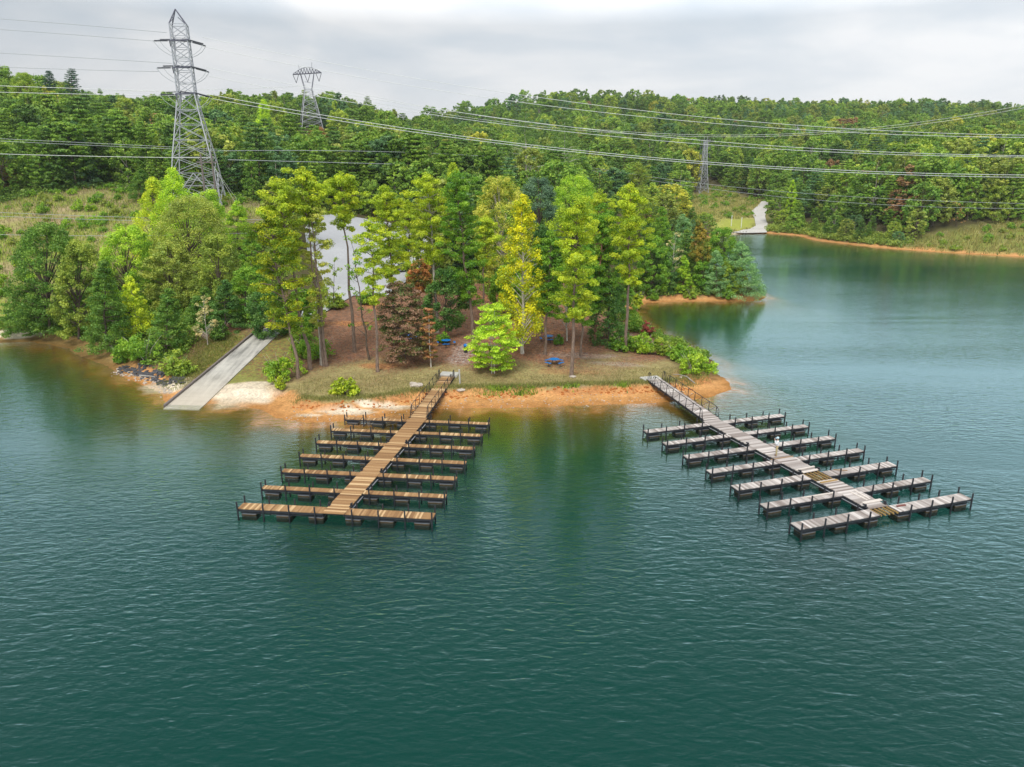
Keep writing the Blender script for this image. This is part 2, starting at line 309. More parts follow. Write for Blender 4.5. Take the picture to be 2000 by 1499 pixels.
def inpoly(P,poly):
    P=np.atleast_2d(P); r=np.zeros(len(P),bool); j=len(poly)-1
    for i in range(len(poly)):
        xi,yi=poly[i]; xj,yj=poly[j]
        r^=((yi>P[:,1])!=(yj>P[:,1]))&(P[:,0]<(xj-xi)*(P[:,1]-yi)/(yj-yi+1e-12)+xi); j=i
    return r
def soft(P,poly,e=2.):      # 0..1 mask with a soft, ragged rim
    acc=np.zeros(len(P))
    for dx,dy in ((0,0),(e,0),(-e,0),(0,e),(0,-e),(.7*e,.7*e),(-.7*e,.7*e),(.7*e,-.7*e),(-.7*e,-.7*e)):
        acc+=inpoly(P+np.array((dx,dy))+np.stack([wave2(P[:,0],P[:,1],.5),wave2(P[:,1],P[:,0],.6)],1)*e*.5,poly)
    return acc/9
def axis(parts):
    o=[]
    for a,b,s in parts: o.append(np.arange(a,b,s))
    return np.concatenate(o+[[parts[-1][1]]])
gx=axis([(-2600,-1000,200),(-1000,-400,40),(-400,-160,8),(-160,-90,2.5),(-90,65,.62),(65,170,2.2),(170,400,8),(400,1000,40),(1000,2600,200)])
gy=axis([(-400,0,100),(0,60,8),(60,122,.5),(122,160,1.0),(160,230,2.2),(230,330,3),(330,430,3.5),(430,500,6),(500,900,16),(900,1600,50),(1600,4200,260)])
X,Y=np.meshgrid(gx,gy); P=np.stack([X.ravel(),Y.ravel()],1)
Z,SD=ground_at(P)
nx,ny=len(gx),len(gy); i0=(np.arange(ny-1)[:,None]*nx+np.arange(nx-1)).ravel()
me=npmesh('ground',np.column_stack([P,Z]),np.stack([i0,i0+1,i0+1+nx,i0+nx],1),smooth=True)
c3=lambda *c: np.array(c)
def mixa(a,b,w): return a*(1-w[:,None])+b*w[:,None]
nz1=wave2(P[:,0],P[:,1],.31); nz2=wave2(P[:,0]+50,P[:,1],.9); nz3=wave2(P[:,0],P[:,1]+20,.13)
col=np.tile(c3(.085,.075,.035),(len(P),1))                       # forest floor
litter=c3(.27,.155,.098); lawn=c3(.33,.29,.125); sand=c3(.60,.32,.125); red=c3(.46,.215,.085); pale=c3(.72,.62,.48)
pk=soft(P,PARK,3.); col=mixa(col,litter*(1+.18*nz1[:,None]),pk)
yl=78.+.012*(P[:,0]+6)**2*.4
lw=pk*np.clip(1-smooth(2,9,P[:,1]-(79.5+5.5*smooth(2,16,P[:,0]))+4*nz1),0,1); col=mixa(col,lawn*(1+.15*nz2[:,None]),lw*.9)
for (cx,cy,rx,ry,s) in ((-24,103,5,1.2,1),(-15,104,5,1,.8),(-22,112,3,1.6,1),(-17,86,3.2,1,.8),(-2,101,3,5,.45),(5.5,101.5,2,1,.8),(11,91,2,.8,.7),(7,84.5,5,1,.3),(-3,118,4,3,.6),(1,122,5,3,.5),(45,146,3,4,.8),(36,150,2,3,.9),(22,84,2,3,.5)):
    e=((P[:,0]-cx)/rx)**2+((P[:,1]-cy)/ry)**2+.5*nz2; col=mixa(col,red*1.05,s*(1-smooth(.3,1.3,e)))
for (cx,cy,rx,ry,s) in ((-6.5,90,1.6,5,.8),(10,91,6,1.3,.55),(14,88,4,.9,.4),(7,79.5,2.5,1,.35)):       # trodden grey paths
    e=((P[:,0]-cx)/rx)**2+((P[:,1]-cy)/ry)**2+.5*nz2; col=mixa(col,c3(.42,.36,.33),s*(1-smooth(.3,1.3,e)))
rl=np.abs((P-RAMP_A)@_rn); rs=(P-RAMP_A)@_rv
rlawn=(1-smooth(5.5,9,rl+nz1))*smooth(4,7,rs)*(1-smooth(22,26,rs)); col=mixa(col,c3(.22,.25,.055),rlawn*.8)
hm=soft(P,HILL,4.); hc=mixa(np.tile(c3(.38,.30,.17),(len(P),1)),np.tile(c3(.27,.31,.065),(len(P),1)),np.clip(.68+.6*nz1+.4*nz3-(P[:,1]-170)*.006,0,1)); col=mixa(col,hc,hm)
cm=soft(P,CLEAR,6.); col=mixa(col,mixa(np.tile(c3(.30,.31,.08),(len(P),1)),np.tile(c3(.40,.33,.16),(len(P),1)),np.clip(.5+.7*nz1,0,1)),cm)
fm=soft(P,FARGRASS,3.); col=mixa(col,c3(.34,.37,.07),fm)
bm_=soft(P,BANK,4.); col=mixa(col,mixa(np.tile(c3(.30,.28,.09),(len(P),1)),np.tile(c3(.20,.24,.05),(len(P),1)),np.clip(.5+.6*nz1,0,1)),bm_)
dj=SD+.8*wave2(P[:,0],P[:,1],.55)*smooth(0,4,np.abs(SD))+.35*wave2(P[:,0]+9,P[:,1],1.7)
dj=np.where(SD>0,dj*beachk(P),dj)
left=P[:,0]<-45
bw=1-smooth(4.0,4.6,dj)
bc=mixa(np.tile(sand,(len(P),1)),np.tile(red,(len(P),1)),np.clip(smooth(2.9,3.5,dj)*(.75+.6*nz2),0,1))
wp_=np.zeros(len(P))
for (cx,cy,rx,ry) in ((-31,78.5,4.5,4),(-41.5,81.5,4.5,2),(-77.5,109,5,1.6),(-18,72.5,3.2,.9),(-14,74.3,3.5,.8),(-21.5,71.5,1.6,.5),(100,303,7,3),(90,301.5,6,2)):
    e=((P[:,0]-cx)/rx)**2+((P[:,1]-cy)/ry)**2+.45*nz2; wp_=np.maximum(wp_,1-smooth(.6,1.2,e))
bc=mixa(bc,pale,wp_); col=mixa(col,bc,np.maximum(bw,wp_*(SD<6)*.95))
grn=(1-smooth(-56,-46,P[:,0]))*(1-smooth(3,6,dj))*(1-wp_); col=mixa(col,c3(.20,.155,.06),grn*.85)
cv=smooth(20,22,P[:,0])*smooth(85,88,P[:,1])*(1-smooth(128,134,P[:,1]))*(P[:,0]<40); col=mixa(col,c3(.15,.12,.055),cv*.92)
a=me.attributes.new('cover','FLOAT_COLOR','POINT'); a.data.foreach_set('color',np.column_stack([col,np.ones(len(P))]).astype(np.float32).ravel())
a=me.attributes.new('leafy','FLOAT','POINT'); a.data.foreach_set('value',(pk*(1-bw)*(1-lw*.75)).astype(np.float32))
m,t,o=newmat('lake ground'); geo=N(t,'ShaderNodeNewGeometry'); av=N(t,'ShaderNodeAttribute',attribute_name='cover'); lf=N(t,'ShaderNodeAttribute',attribute_name='leafy')
pos=geo.outputs['Position']
k=math_(t,'MULTIPLY_ADD',noise(t,pos,.9,6,.65),.9,.55); k=math_(t,'MULTIPLY',k,math_(t,'MULTIPLY_ADD',noise(t,pos,4.,4,.7),1.5,.25))
v=N(t,'ShaderNodeVectorMath',operation='SCALE'); L(t,av.outputs['Color'],v.inputs[0]); L(t,k,v.inputs['Scale'])
sp1=ramp(t,noise(t,pos,3.2,2,.5),[(.52,(0,0,0)),(.62,(1,1,1))]); sp2=ramp(t,noise(t,pos,1.7,5,.68),[(.47,(0,0,0)),(.60,(1,1,1))])
c=mixc(t,math_(t,'MULTIPLY',lf.outputs['Fac'],math_(t,'MULTIPLY',sp1,.75)),v.outputs[0],(.30,.12,.055))
c=mixc(t,math_(t,'MULTIPLY',lf.outputs['Fac'],math_(t,'MULTIPLY',sp2,.72)),c,(.13,.08,.06))
gr=ramp(t,noise(t,pos,.45,5,.6),[(.48,(0,0,0)),(.60,(1,1,1))])
s=N(t,'ShaderNodeSeparateXYZ'); L(t,pos,s.inputs[0])
zn=math_(t,'ADD',s.outputs[2],math_(t,'MULTIPLY_ADD',noise(t,pos,.25,4),1.0,-.5))
wet=N(t,'ShaderNodeMapRange',_in={1:0.03,2:-.2,3:0,4:1}); L(t,zn,wet.inputs[0])
zf=math_(t,'MULTIPLY_ADD',zn,-.125,0.0)
bed=ramp(t,zf,[(0,(.26,.125,.022)),(.035,(.15,.085,.011)),(.075,(.08,.068,.009)),(.17,(.040,.060,.012)),(.30,(.010,.052,.022)),(.6,(.0008,.042,.032))])
dmp=N(t,'ShaderNodeMapRange',_in={1:.26,2:.06,3:0,4:1}); L(t,math_(t,'ADD',s.outputs[2],math_(t,'MULTIPLY_ADD',noise(t,pos,.6,4),.16,-.08)),dmp.inputs[0])
c=mixc(t,math_(t,'MULTIPLY',dmp.outputs[0],.8),c,mixc(t,1.0,c,(.66,.58,.48),'MULTIPLY'))
c=mixc(t,wet.outputs[0],c,bed)
princ(t,o,c,.95,.1); me.materials.append(m)
gd=link('ground',me,None); tag(gd,kind='structure')
# ---------------------------------------------------------------- water
GB,FB,F0,FP,GR=.085,.20,.006,3.35,.11
m,t,o=newmat('lake water'); geo=N(t,'ShaderNodeNewGeometry'); pos=geo.outputs['Position']
def stretch(rot,sx,sy):
    mp=N(t,'ShaderNodeMapping',_in={2:(0,0,R(rot)),3:(sx,sy,1)}); L(t,pos,mp.inputs[0]); return mp.outputs[0]
w1=noise(t,stretch(-24,.42,1.0),1.9,3,.5,.5); w2=noise(t,stretch(24,.45,1.0),3.6,2,.5,.4); w3=noise(t,stretch(20,.5,1),.16,3,.5,.8)
gust=ramp(t,noise(t,stretch(70,.25,1.3),.035,3,.5,.5),[(.36,(.35,.35,.35)),(.66,(1.2,1.2,1.2))])
hgt=math_(t,'ADD',math_(t,'MULTIPLY',w1,.55),math_(t,'ADD',math_(t,'MULTIPLY',w2,.24),math_(t,'MULTIPLY',w3,.5)))
hgt=math_(t,'MULTIPLY',hgt,gust)
bp=N(t,'ShaderNodeBump',_in={'Strength':1.0,'Distance':GB}); L(t,hgt,bp.inputs['Height'])
bf=N(t,'ShaderNodeBump',_in={'Strength':1.0,'Distance':FB}); L(t,hgt,bf.inputs['Height'])
dt=N(t,'ShaderNodeVectorMath',operation='DOT_PRODUCT'); L(t,bf.outputs[0],dt.inputs[0]); L(t,geo.outputs['Incoming'],dt.inputs[1])
fr=N(t,'ShaderNodeMath',operation='MULTIPLY_ADD',use_clamp=True,_in={1:.97,2:F0}); L(t,math_(t,'POWER',math_(t,'SUBTRACT',1.0,math_(t,'MAXIMUM',dt.outputs['Value'],0.02)),FP),fr.inputs[0])
gl=N(t,'ShaderNodeBsdfGlossy',_in={'Roughness':GR,'Color':(.70,.95,1,1)}); L(t,bp.outputs[0],gl.inputs['Normal'])
tr=N(t,'ShaderNodeBsdfTransparent',_in={'Color':(1,1,1,1)})
ms=N(t,'ShaderNodeMixShader'); L(t,fr.outputs[0],ms.inputs[0]); L(t,tr.outputs[0],ms.inputs[1]); L(t,gl.outputs[0],ms.inputs[2]); L(t,ms.outputs[0],o.inputs[0])
wm=npmesh('water',[(-2500,-400,0),(2500,-400,0),(2500,700,0),(-2500,700,0)],[(0,1,2,3)]); wm.materials.append(m)
tag(link('water',wm,None),kind='structure')
# ---------------------------------------------------------------- paved sheets
def sheet(name,poly,lift,step,mat,kind='structure'):
    P=np.array(poly,float); lo=P.min(0); hi=P.max(0)
    g=np.stack(np.meshgrid(np.arange(lo[0],hi[0],step),np.arange(lo[1],hi[1],step)),-1).reshape(-1,2)
    g=g[inpoly(g,poly)]; edge=[]
    for i in range(len(P)):
        a,b=P[i],P[(i+1)%len(P)]; n=max(1,int(np.hypot(*(b-a))/step)); edge+=[a+(b-a)*k/n for k in range(n)]
    g=np.array([q for q in g if min(np.hypot(*(np.array(edge)-q).T))>step*.4])
    V=np.vstack([edge,g]); ne=len(edge)
    r=delaunay_2d_cdt([Vector(v) for v in V],[],[list(range(ne))],1,1e-4)
    vv=np.array([tuple(q) for q in r[0]]); zz=ground_at(vv)[0]+lift
    me=bpy.data.meshes.new(name); me.from_pydata([(x,y,z) for (x,y),z in zip(vv,zz)],[],[tuple(f) for f in r[2]]); me.update()
    bm=bmesh.new(); bm.from_mesh(me); bmesh.ops.recalc_face_normals(bm,faces=bm.faces)
    if sum(f.normal.z for f in bm.faces)<0: bmesh.ops.reverse_faces(bm,faces=bm.faces)
    bm.to_mesh(me); bm.free()
    return tag(link(name,me,mat),kind=kind)
def gravel(name,c,v=.2):
    m,t,o=newmat(name); g=N(t,'ShaderNodeNewGeometry'); p=g.outputs['Position']
    k=math_(t,'MULTIPLY',math_(t,'MULTIPLY_ADD',noise(t,p,.12,5,.6),v*2,1-v),math_(t,'MULTIPLY_ADD',noise(t,p,3,3),v*2,1-v))
    vv=N(t,'ShaderNodeVectorMath',operation='SCALE',_in={0:c}); L(t,k,vv.inputs['Scale']); princ(t,o,vv.outputs[0],.9,.15); return m
M['lot']=gravel('pale gravel',(.43,.44,.46),.22); M['asphalt']=gravel('worn asphalt',(.21,.20,.22),.15); M['track']=gravel('track gravel',(.52,.50,.47),.2)
sheet('parking_lot',LOT,.16,2.2,'lot'); sheet('road',ROAD,.22,2.0,'asphalt'); sheet('path',TRACK,.5,2.5,'track')
# concrete boat ramp, one sloping slab with an edge kerb on its left
def ramp_pt(s,o,z): q=RAMP_A+_rv*s+_rn*o; return (q[0],q[1],z)
rm,t,o=newmat('boat ramp concrete'); tcn=N(t,'ShaderNodeTexCoord'); p=tcn.outputs['Object']
mp=N(t,'ShaderNodeMapping',_in={2:(0,0,R(-5)),3:(1.4,.10,1)}); L(t,p,mp.inputs[0])
f=math_(t,'ADD',math_(t,'MULTIPLY',noise(t,mp.outputs[0],1.,4,.6),.7),math_(t,'MULTIPLY',noise(t,p,.5,5,.65),.3))
c=ramp(t,f,[(.36,(.24,.235,.215)),(.5,(.42,.405,.37)),(.62,(.54,.52,.47))])
s=N(t,'ShaderNodeSeparateXYZ'); L(t,p,s.inputs[0]); wl=N(t,'ShaderNodeMapRange',_in={1:1.3,2:.2,3:0,4:1}); L(t,s.outputs[2],wl.inputs[0])
c=mixc(t,math_(t,'MULTIPLY',wl.outputs[0],.7),c,(.56,.49,.39)); princ(t,o,c,.9,.2)
b=MB(); ns=24
for i in range(ns):
    s0,s1=-1+25*i/ns,-1+25*(i+1)/ns
    wl_=lambda s:2.05-.016*max(s,0)
    gap=.03
    b.hexa([ramp_pt(s0+gap,-wl_(s0),.139*s0-.35),ramp_pt(s0+gap,wl_(s0),.139*s0-.35),ramp_pt(s1,wl_(s1),.139*s1-.35),ramp_pt(s1,-wl_(s1),.139*s1-.35),
            ramp_pt(s0+gap,-wl_(s0),.139*s0),ramp_pt(s0+gap,wl_(s0),.139*s0),ramp_pt(s1,wl_(s1),.139*s1),ramp_pt(s1,-wl_(s1),.139*s1)])
br=tag(b.build('boat_ramp',rm),kind='structure')
b=MB(); 
for i in range(13):
    s0,s1=-.5+23.5*i/13,-.5+23.5*(i+1)/13-.04
    b.bar(ramp_pt(s0,-2.16+.014*s0,.139*s0+.05),ramp_pt(s1,-2.16+.014*s1,.139*s1+.05),.22,.42)
tag(b.build('kerb',M['pole']),kind='structure')

# ---------------------------------------------------------------- floating docks
DZ=.55
def planks(b,x0,x1,y0,y1,along,pw,z=DZ,th=.05,shear=0.,skip=None,bright=.0,rag=.0,sd=.16):
    # boards laid across the long way: along='y' walks in y with boards running in x
    a0,a1=(y0,y1) if along=='y' else (x0,x1); n=max(1,round((a1-a0)/pw)); w=(a1-a0)/n
    for i in range(n):
        c=a0+(i+.5)*w
        if skip and any(p<c<q for p,q in skip): continue
        t=min(.95,max(.05,random.gauss(.42,sd)))
        if random.random()<bright: t=.95
        e=random.uniform(-rag,rag); dz=random.uniform(-.006,.006)
        if along=='y':
            sx=shear*c; b.box(((x0+x1)/2+sx+e,c,z-th/2+dz),(x1-x0,w-.014,th),0,t)
        else: b.box((c,(y0+y1)/2+e*.3,z-th/2+dz),(w-.014,y1-y0,th),0,t)
def dock(loc,ang,stepx,stepy,half,ww,widths,wood,label,weathered):
    root=empty('floating_dock',loc,ang,label,'dock')
    sh=-stepx/stepy                                        # sideways drift of the walkway per metre
    shr=stepx/(-stepy) if False else (stepx/stepy)
    ytop=.95; yend=stepy*6-.50
    skip=[(stepy*4-1.05,stepy*4+.75),(stepy*6-.48,stepy*6+.52)] if weathered else None
    wk=None
    for ya,yb in ([(yend,ytop)] if not weathered else [(skip[0][1],ytop),(skip[1][1],skip[0][0])]):
        b=MB(); planks(b,-ww/2,ww/2,ya,yb,'y',.165 if not weathered else .24,shear=shr,bright=.10 if not weathered else .04,rag=.012 if not weathered else .05,sd=.16 if not weathered else .24)
        q=b.build('walkway',wood,root); wk=wk or q
    b=MB()
    for s in (-1,1):
        b.bar((s*(ww/2-.04)+shr*ytop,ytop,DZ-.15),(s*(ww/2-.04)+shr*yend,yend,DZ-.15),.08,.18)
        b.bar((s*(ww/2+.10)+shr*ytop,ytop-1.0,DZ-.33),(s*(ww/2+.10)+shr*yend,yend+1.0,DZ-.33),.06,.10)
    for k in range(0,24):
        y=yend+.2+(ytop-yend-.4)*k/23; b.bar((-ww/2+.1+shr*y,y,DZ-.16),(ww/2-.1+shr*y,y,DZ-.16),.06,.12)
    b.build('frame','steel',wk)
    b=MB()
    for s in (-1,1): b.bar((s*(ww/2+.10)+shr*ytop,ytop-1.1,DZ-.265),(s*(ww/2+.10)+shr*yend,yend+1.1,DZ-.265),.07,.022)
    b.build('bumper_rail','galv',wk)
    if weathered:
        b=MB()
        for y0,y1 in skip:
            for q in range(5):
                x=-ww/2+.15+(ww-.3)*q/4; b.bar((x+shr*y0,y0-.05,DZ-.10),(x+shr*y1,y1+.05,DZ-.10),.06,.12)
        b.build('joists','joist',wk)
    for k in range(6):
        yc=stepy*(k+.5); b=MB(); b.box((shr*yc,yc,-.02),(ww*.86,1.2,.58)); b.build('float','float',wk,bevel=.05)
    for k in (2,4,6) if not weathered else (2,4,6):
        for s in (-1,1):
            yc=stepy*k+.42+widths[k]/2; x=s*(ww/2+.02)+shr*yc; b=MB(); b.tube([(x,yc-.1,DZ+.05),(x,yc-.1,DZ+.24)],.08,8); b.box((x,yc-.1,DZ+.02),(.24,.34,.05)); b.box((x,yc-.02,DZ+.16),(.10,.34,.07))
            b.build('cleat','steel',wk)
    for k in range(7):
        for s in (-1,1):
            w=widths[k]; y=stepy*k; xi=s*ww/2+shr*y+stepx*k*0; xo=s*half+stepx*k
            xi=s*ww/2+shr*y+s*.02; x0,x1=min(xi,xo),max(xi,xo)
            if k==6 and s==-1 and not weathered: x1=x1
            b=MB(); planks(b,x0,x1,y-w/2,y+w/2,'x',.15 if not weathered else .21,z=DZ-.012,bright=.12 if not weathered else .08,sd=.16 if not weathered else .24)
            f=b.build('finger_pier',wood,root)
            b=MB()
            for q in (-1,1): b.bar((x0,y+q*(w/2+.02),DZ-.16),(x1,y+q*(w/2+.02),DZ-.135),.05,.15)
            b.bar((xo,y-w/2,DZ-.16),(xo,y+w/2,DZ-.135),.05,.15)
            for q in range(6): xx=x0+(x1-x0)*(q+.5)/6; b.bar((xx,y-w/2,DZ-.20),(xx,y+w/2,DZ-.20),.05,.1)
            for q in (-1,1):                                # low walers and slanting braces between the floats
                b.bar((x0+.2,y+q*(w/2-.05),.20),(x1-.1,y+q*(w/2-.05),.20),.05,.06)
                for p in range(3): xx=x0+(x1-x0)*(p+.34)/3; b.bar((xx-.35,y+q*(w/2-.05),.22),(xx+.35,y+q*(w/2-.05),DZ-.2),.04,.05)
            b.build('frame','steel',f)
            for q,fx in enumerate((.09,.50,.88)):
                L_=abs(xo-xi); cx=xo-s*(L_*fx+.25); b=MB(); b.box((cx,y,-.12),(1.18,w*.92,.66)); b.build('float','float',f,bevel=.05)
            for q in range(4):
                px_=xo-s*(.06+q*2.02)
                for e in (-1,1):
                    b=MB(); tp=random.uniform(-.07,.08)
                    hh=random.uniform(-.02,.02); b.bar((px_,y+e*(w/2+.085),-.44),(px_+hh,y+e*(w/2+.085)+hh,1.06+tp),.10); b.build('post','steel',f,bevel=.012)
    return root
LD=dock((-9.79,68.75,0),R(-6.5),-.195,-3.41,7.55,1.72,[.62,.62,.66,.64,.68,.62,.98],'newwood',"floating dock with new golden wood planks left of the photo centre",False)
RD=dock((20.74,68.05,0),R(18),.159,-3.46,8.05,1.85,[.78,.72,.80,.76,.98,.80,1.05],'oldwood',"weathered grey floating dock with missing planks where a person stands",True)
def gangway(p0,p1,w,wood,label,hoops):
    p0=Vector(p0);p1=Vector(p1); d=p1-p0; ln=Vector((d.x,d.y)).length; ang=math.atan2(d.y,d.x); sl=math.atan2(d.z,ln); Ln=d.length
    root=empty('gangway',p0,0,label,'gangway'); root.rotation_euler=(0,-sl,ang)
    b=MB(); planks(b,0,Ln,-w/2,w/2,'x',.16 if wood=='newwood' else .26,z=.03,bright=.1); dk=b.build('deck',wood,root)
    b=MB()
    for s in (-1,1): b.bar((0,s*(w/2+.03),-.10),(Ln,s*(w/2+.03),-.10),.07,.24)
    for k in range(9): x=.2+(Ln-.4)*k/8; b.bar((x,-w/2-.3,-.16),(x,w/2+.3,-.16),.06,.08)
    b.build('frame','steel',dk)
    n=8
    for s in (-1,1):
        y=s*(w/2+.07); H_=1.05; x0,x1=.25,Ln-1.55
        xs=[x0+.55+(x1-x0-1.1)*k/(n-1) for k in range(n)]
        b=MB(); arc=[(x0,y,-.1),(x0+.03,y,.62),(x0+.18,y,.88)]+[(x,y,H_) for x in xs]+[(x1-.18,y,.92),(x1-.03,y,.66),(x1,y,-.1)]
        b.tube(arc,.032,6); r=b.build('railing','steel',root)
        b=MB()
        for k in range(n-1):
            mid=k<n//2; a_,c_=(xs[k],xs[k+1])
            b.tube([(a_,y,H_ if mid else -.05),(c_,y,-.05 if mid else H_)],.018,5)
        b.tube([(x0+.03,y,.05),(xs[0],y,H_)],.018,5); b.tube([(x1-.03,y,.05),(xs[-1],y,H_)],.018,5); b.build('brace','steel',r)
        for x in xs:
            b=MB(); b.bar((x,y,-.15),(x,y,H_),.05); b.bar((x,y,.25),(x,y+s*.26,-.16),.035); b.build('post','steel',r)
        b=MB(); hx=Ln-.75                                      # arched hoop at the land end
        hoop=[(hx+.42*math.cos(a)*-1,y,.55+ .58*math.sin(a)) for a in np.linspace(0,math.pi,9)]
        b.tube([(hx-.42,y,-.1)]+hoop+[(hx+.42,y,-.1)],.03,6)
        for q in (-.22,0,.22): b.tube([(hx+q*1.4,y,-.05),(hx+q*.15,y,1.1)],.018,5)
        b.build('end_hoop','steel',root)
    b=MB(); b.bar((Ln-1.55,-w/2,.045),(Ln-1.55,w/2,.045),.08,.03); b.build('hinge_plate','steel',dk)
    return root
gl_z=gz(-8.1,82.2)+.12; gr_z=gz(17.2,81.3)+.30
gangway((-9.75,69.75,DZ+.02),(-7.75,82.6,gl_z),1.62,'newwood',"gangway with golden planks and black railings up to the grassy bank",1)
gangway((20.55,69.05,DZ+.02),(16.95,81.6,gr_z),1.75,'oldwood',"gangway with weathered grey planks and black railings",1)
def pad(x,y,w,d,rz,label):
    z=gz(x,y); b=MB(); b.box((0,0,0),(w,d,.7)); o=b.build('concrete_pad','concrete',bevel=.03); o.location=(x,y,z-.12); o.rotation_euler=(0,0,rz); tag(o,label,'concrete pad')
pad(-7.6,83.3,2.2,1.4,R(-9),"small concrete pad at the land end of the golden gangway")
pad(16.75,82.3,2.3,1.4,R(16),"small concrete pad at the land end of the grey gangway")
# loose timber left lying on the weathered dock
def board(p,q,w,h,z,mat,label):
    b=MB(); a=Vector((*p,z));c=Vector((*q,z)); mid=(a+c)/2; b.bar(a-mid,c-mid,w,h); o=b.build('loose_board',mat,bevel=.005); o.location=mid; tag(o,label,'board','loose boards on the weathered dock')
board((26.94,51.75),(27.57,50.28),.17,.05,DZ+.03,'board',"left of two pale boards lying lengthwise side by side on the grey walkway")
board((27.40,52.0),(27.86,50.46),.17,.05,DZ+.03,'board',"right of two pale boards lying lengthwise side by side on the grey walkway")
board((24.2,55.95),(26.1,56.75),.15,.10,DZ+.06,'board',"pale beam across the grey walkway above the larger plank gap")
board((24.6,55.55),(26.2,56.2),.28,.06,DZ+.03,'board',"wide pale board across the grey walkway touching the larger plank gap")
board((27.0,49.75),(28.7,50.35),.30,.06,DZ+.03,'board',"wide pale board across the walkway next to the end gap")
board((22.86,50.72),(25.6,51.6),.12,.05,DZ+.03,'board',"long thin board along the second last finger left of the walkway")
board((29.3,49.2),(30.1,49.45),.16,.06,DZ+.03,'boardred',"short dark red board on the outermost finger of the grey dock")
board((25.25,53.45),(26.9,54.05),.14,.09,DZ+.04,'joist',"yellowish beam across the walkway below the larger plank gap")
board((27.5,56.15),(28.6,55.95),.06,.06,DZ+.03,'boardbrown',"dark thin rod on the finger right of the larger plank gap")
board((22.9,58.35),(25.2,59.15),.10,.05,DZ+.03,'boardbrown',"brown board lying across the walkway behind the person")
# ---------------------------------------------------------------- the person photographing from the dock
def skin_mesh(name,chains,mat,parent,sub=2):
    bm=bmesh.new(); sl=bm.verts.layers.skin.verify()
    for ch in chains:
        prev=None
        for i,(p,r) in enumerate(ch):
            v=None
            for u in bm.verts:
                if (u.co-Vector(p)).length<1e-5: v=u
            if v is None: v=bm.verts.new(p); v[sl].radius=(r,r) if not isinstance(r,tuple) else r
            if prev is not None and prev!=v and bm.edges.get((prev,v)) is None: bm.edges.new((prev,v))
            prev=v
    bm.verts.ensure_lookup_table(); seen=set()
    for v in bm.verts:
        if v in seen: continue
        v[sl].use_root=True; st=[v]
        while st:
            u=st.pop()
            if u in seen: continue
            seen.add(u); st+= [e.other_vert(u) for e in u.link_edges]
    me=bpy.data.meshes.new(name); bm.to_mesh(me); bm.free()
    o=link(name,me,mat,parent); o.modifiers.new('s','SKIN'); sm=o.modifiers.new('d','SUBSURF'); sm.levels=sm.render_levels=sub
    for md in o.modifiers:
        if md.type=='SKIN': md.use_smooth_shade=True
    return o
# person faces local +y, stands at the origin
def hand(wr,s):
    fx=wr; ch=[]
    palm=Vector(fx)+Vector((0,.03,.07))
    for k,ln in enumerate((.062,.072,.068,.052)):
        b0=palm+Vector((s*(.018-.014*k)*1.4,.0,.015)); k1=b0+Vector((-s*.004,.026,.028)); k2=k1+Vector((-s*.018,.020,ln*.35))
        ch.append([(tuple(b0),.011),(tuple(k1),.0095),(tuple(k2),.008)])
    th=palm+Vector((-s*.028,.012,-.01)); ch.append([(tuple(th),.012),(tuple(th+Vector((-s*.02,.03,.02))),.010),(tuple(th+Vector((-s*.022,.045,.045))),.008)])
    return palm,ch
HL,cl_=hand((-.09,.25,1.50),-1); HR,cr_=hand((.09,.25,1.50),1)
body=[[((0,0,.95),.11),((0,.01,1.10),.11),((0,0,1.28),.125),((0,-.01,1.40),.10),((0,0,1.49),.052),((0,.02,1.55),.055),((0,.035,1.63),(.078,.095)),((0,.03,1.71),(.07,.085))],
 [((0,-.01,1.40),.10),((-.18,-.01,1.40),.055),((-.27,.07,1.19),.043),((-.20,.20,1.36),.036),((-.09,.25,1.50),.026),(tuple(HL),.034)],
 [((0,-.01,1.40),.10),((.18,-.01,1.40),.055),((.27,.07,1.19),.043),((.20,.20,1.36),.036),((.09,.25,1.50),.026),(tuple(HR),.034)],
 [((0,0,.95),.11),((-.10,0,.88),.085),((-.12,.02,.48),.058),((-.13,-.01,.10),.038),((-.135,.10,.045),.034)],
 [((0,0,.95),.11),((.10,0,.88),.085),((.115,.03,.48),.058),((.12,.0,.10),.038),((.135,.11,.045),.034)],
 [((0,.11,1.63),.016),((0,.135,1.615),.014)],[((-.085,.03,1.63),.016),((-.088,.015,1.655),.014)],[((.085,.03,1.63),.016),((.088,.015,1.655),.014)]]+cl_+cr_
pz=DZ
pr=empty('person',(23.72,59.3,pz),R(70),"person in white shirt, khaki trousers and pale blue cap on the grey dock",'person')
skin_mesh('body',body,'skin',pr)
skin_mesh('shirt',[[((0,0,.92),.155),((0,.01,1.10),.15),((0,0,1.28),.16),((0,-.01,1.40),.12),((0,-.005,1.47),.07)],
 [((0,-.01,1.40),.12),((-.185,-.01,1.40),.078),((-.275,.07,1.19),.064),((-.20,.195,1.355),.054),((-.115,.24,1.47),.044)],
 [((0,-.01,1.40),.12),((.185,-.01,1.40),.078),((.275,.07,1.19),.064),((.20,.195,1.355),.054),((.115,.24,1.47),.044)]],'shirt',pr)
skin_mesh('trousers',[[((0,0,.99),.145),((0,0,.92),.145)],[((0,0,.92),.145),((-.10,0,.84),.108),((-.12,.02,.48),.082),((-.13,-.01,.09),.066)],[((0,0,.92),.145),((.10,0,.84),.108),((.115,.03,.48),.082),((.12,0,.09),.066)]],'trousers',pr)
for s in (-1,1): skin_mesh('shoe',[[((s*.125,-.05,.045),.042),((s*.13,.05,.045),.044),((s*.14,.15,.036),.034)]],'shoe',pr)
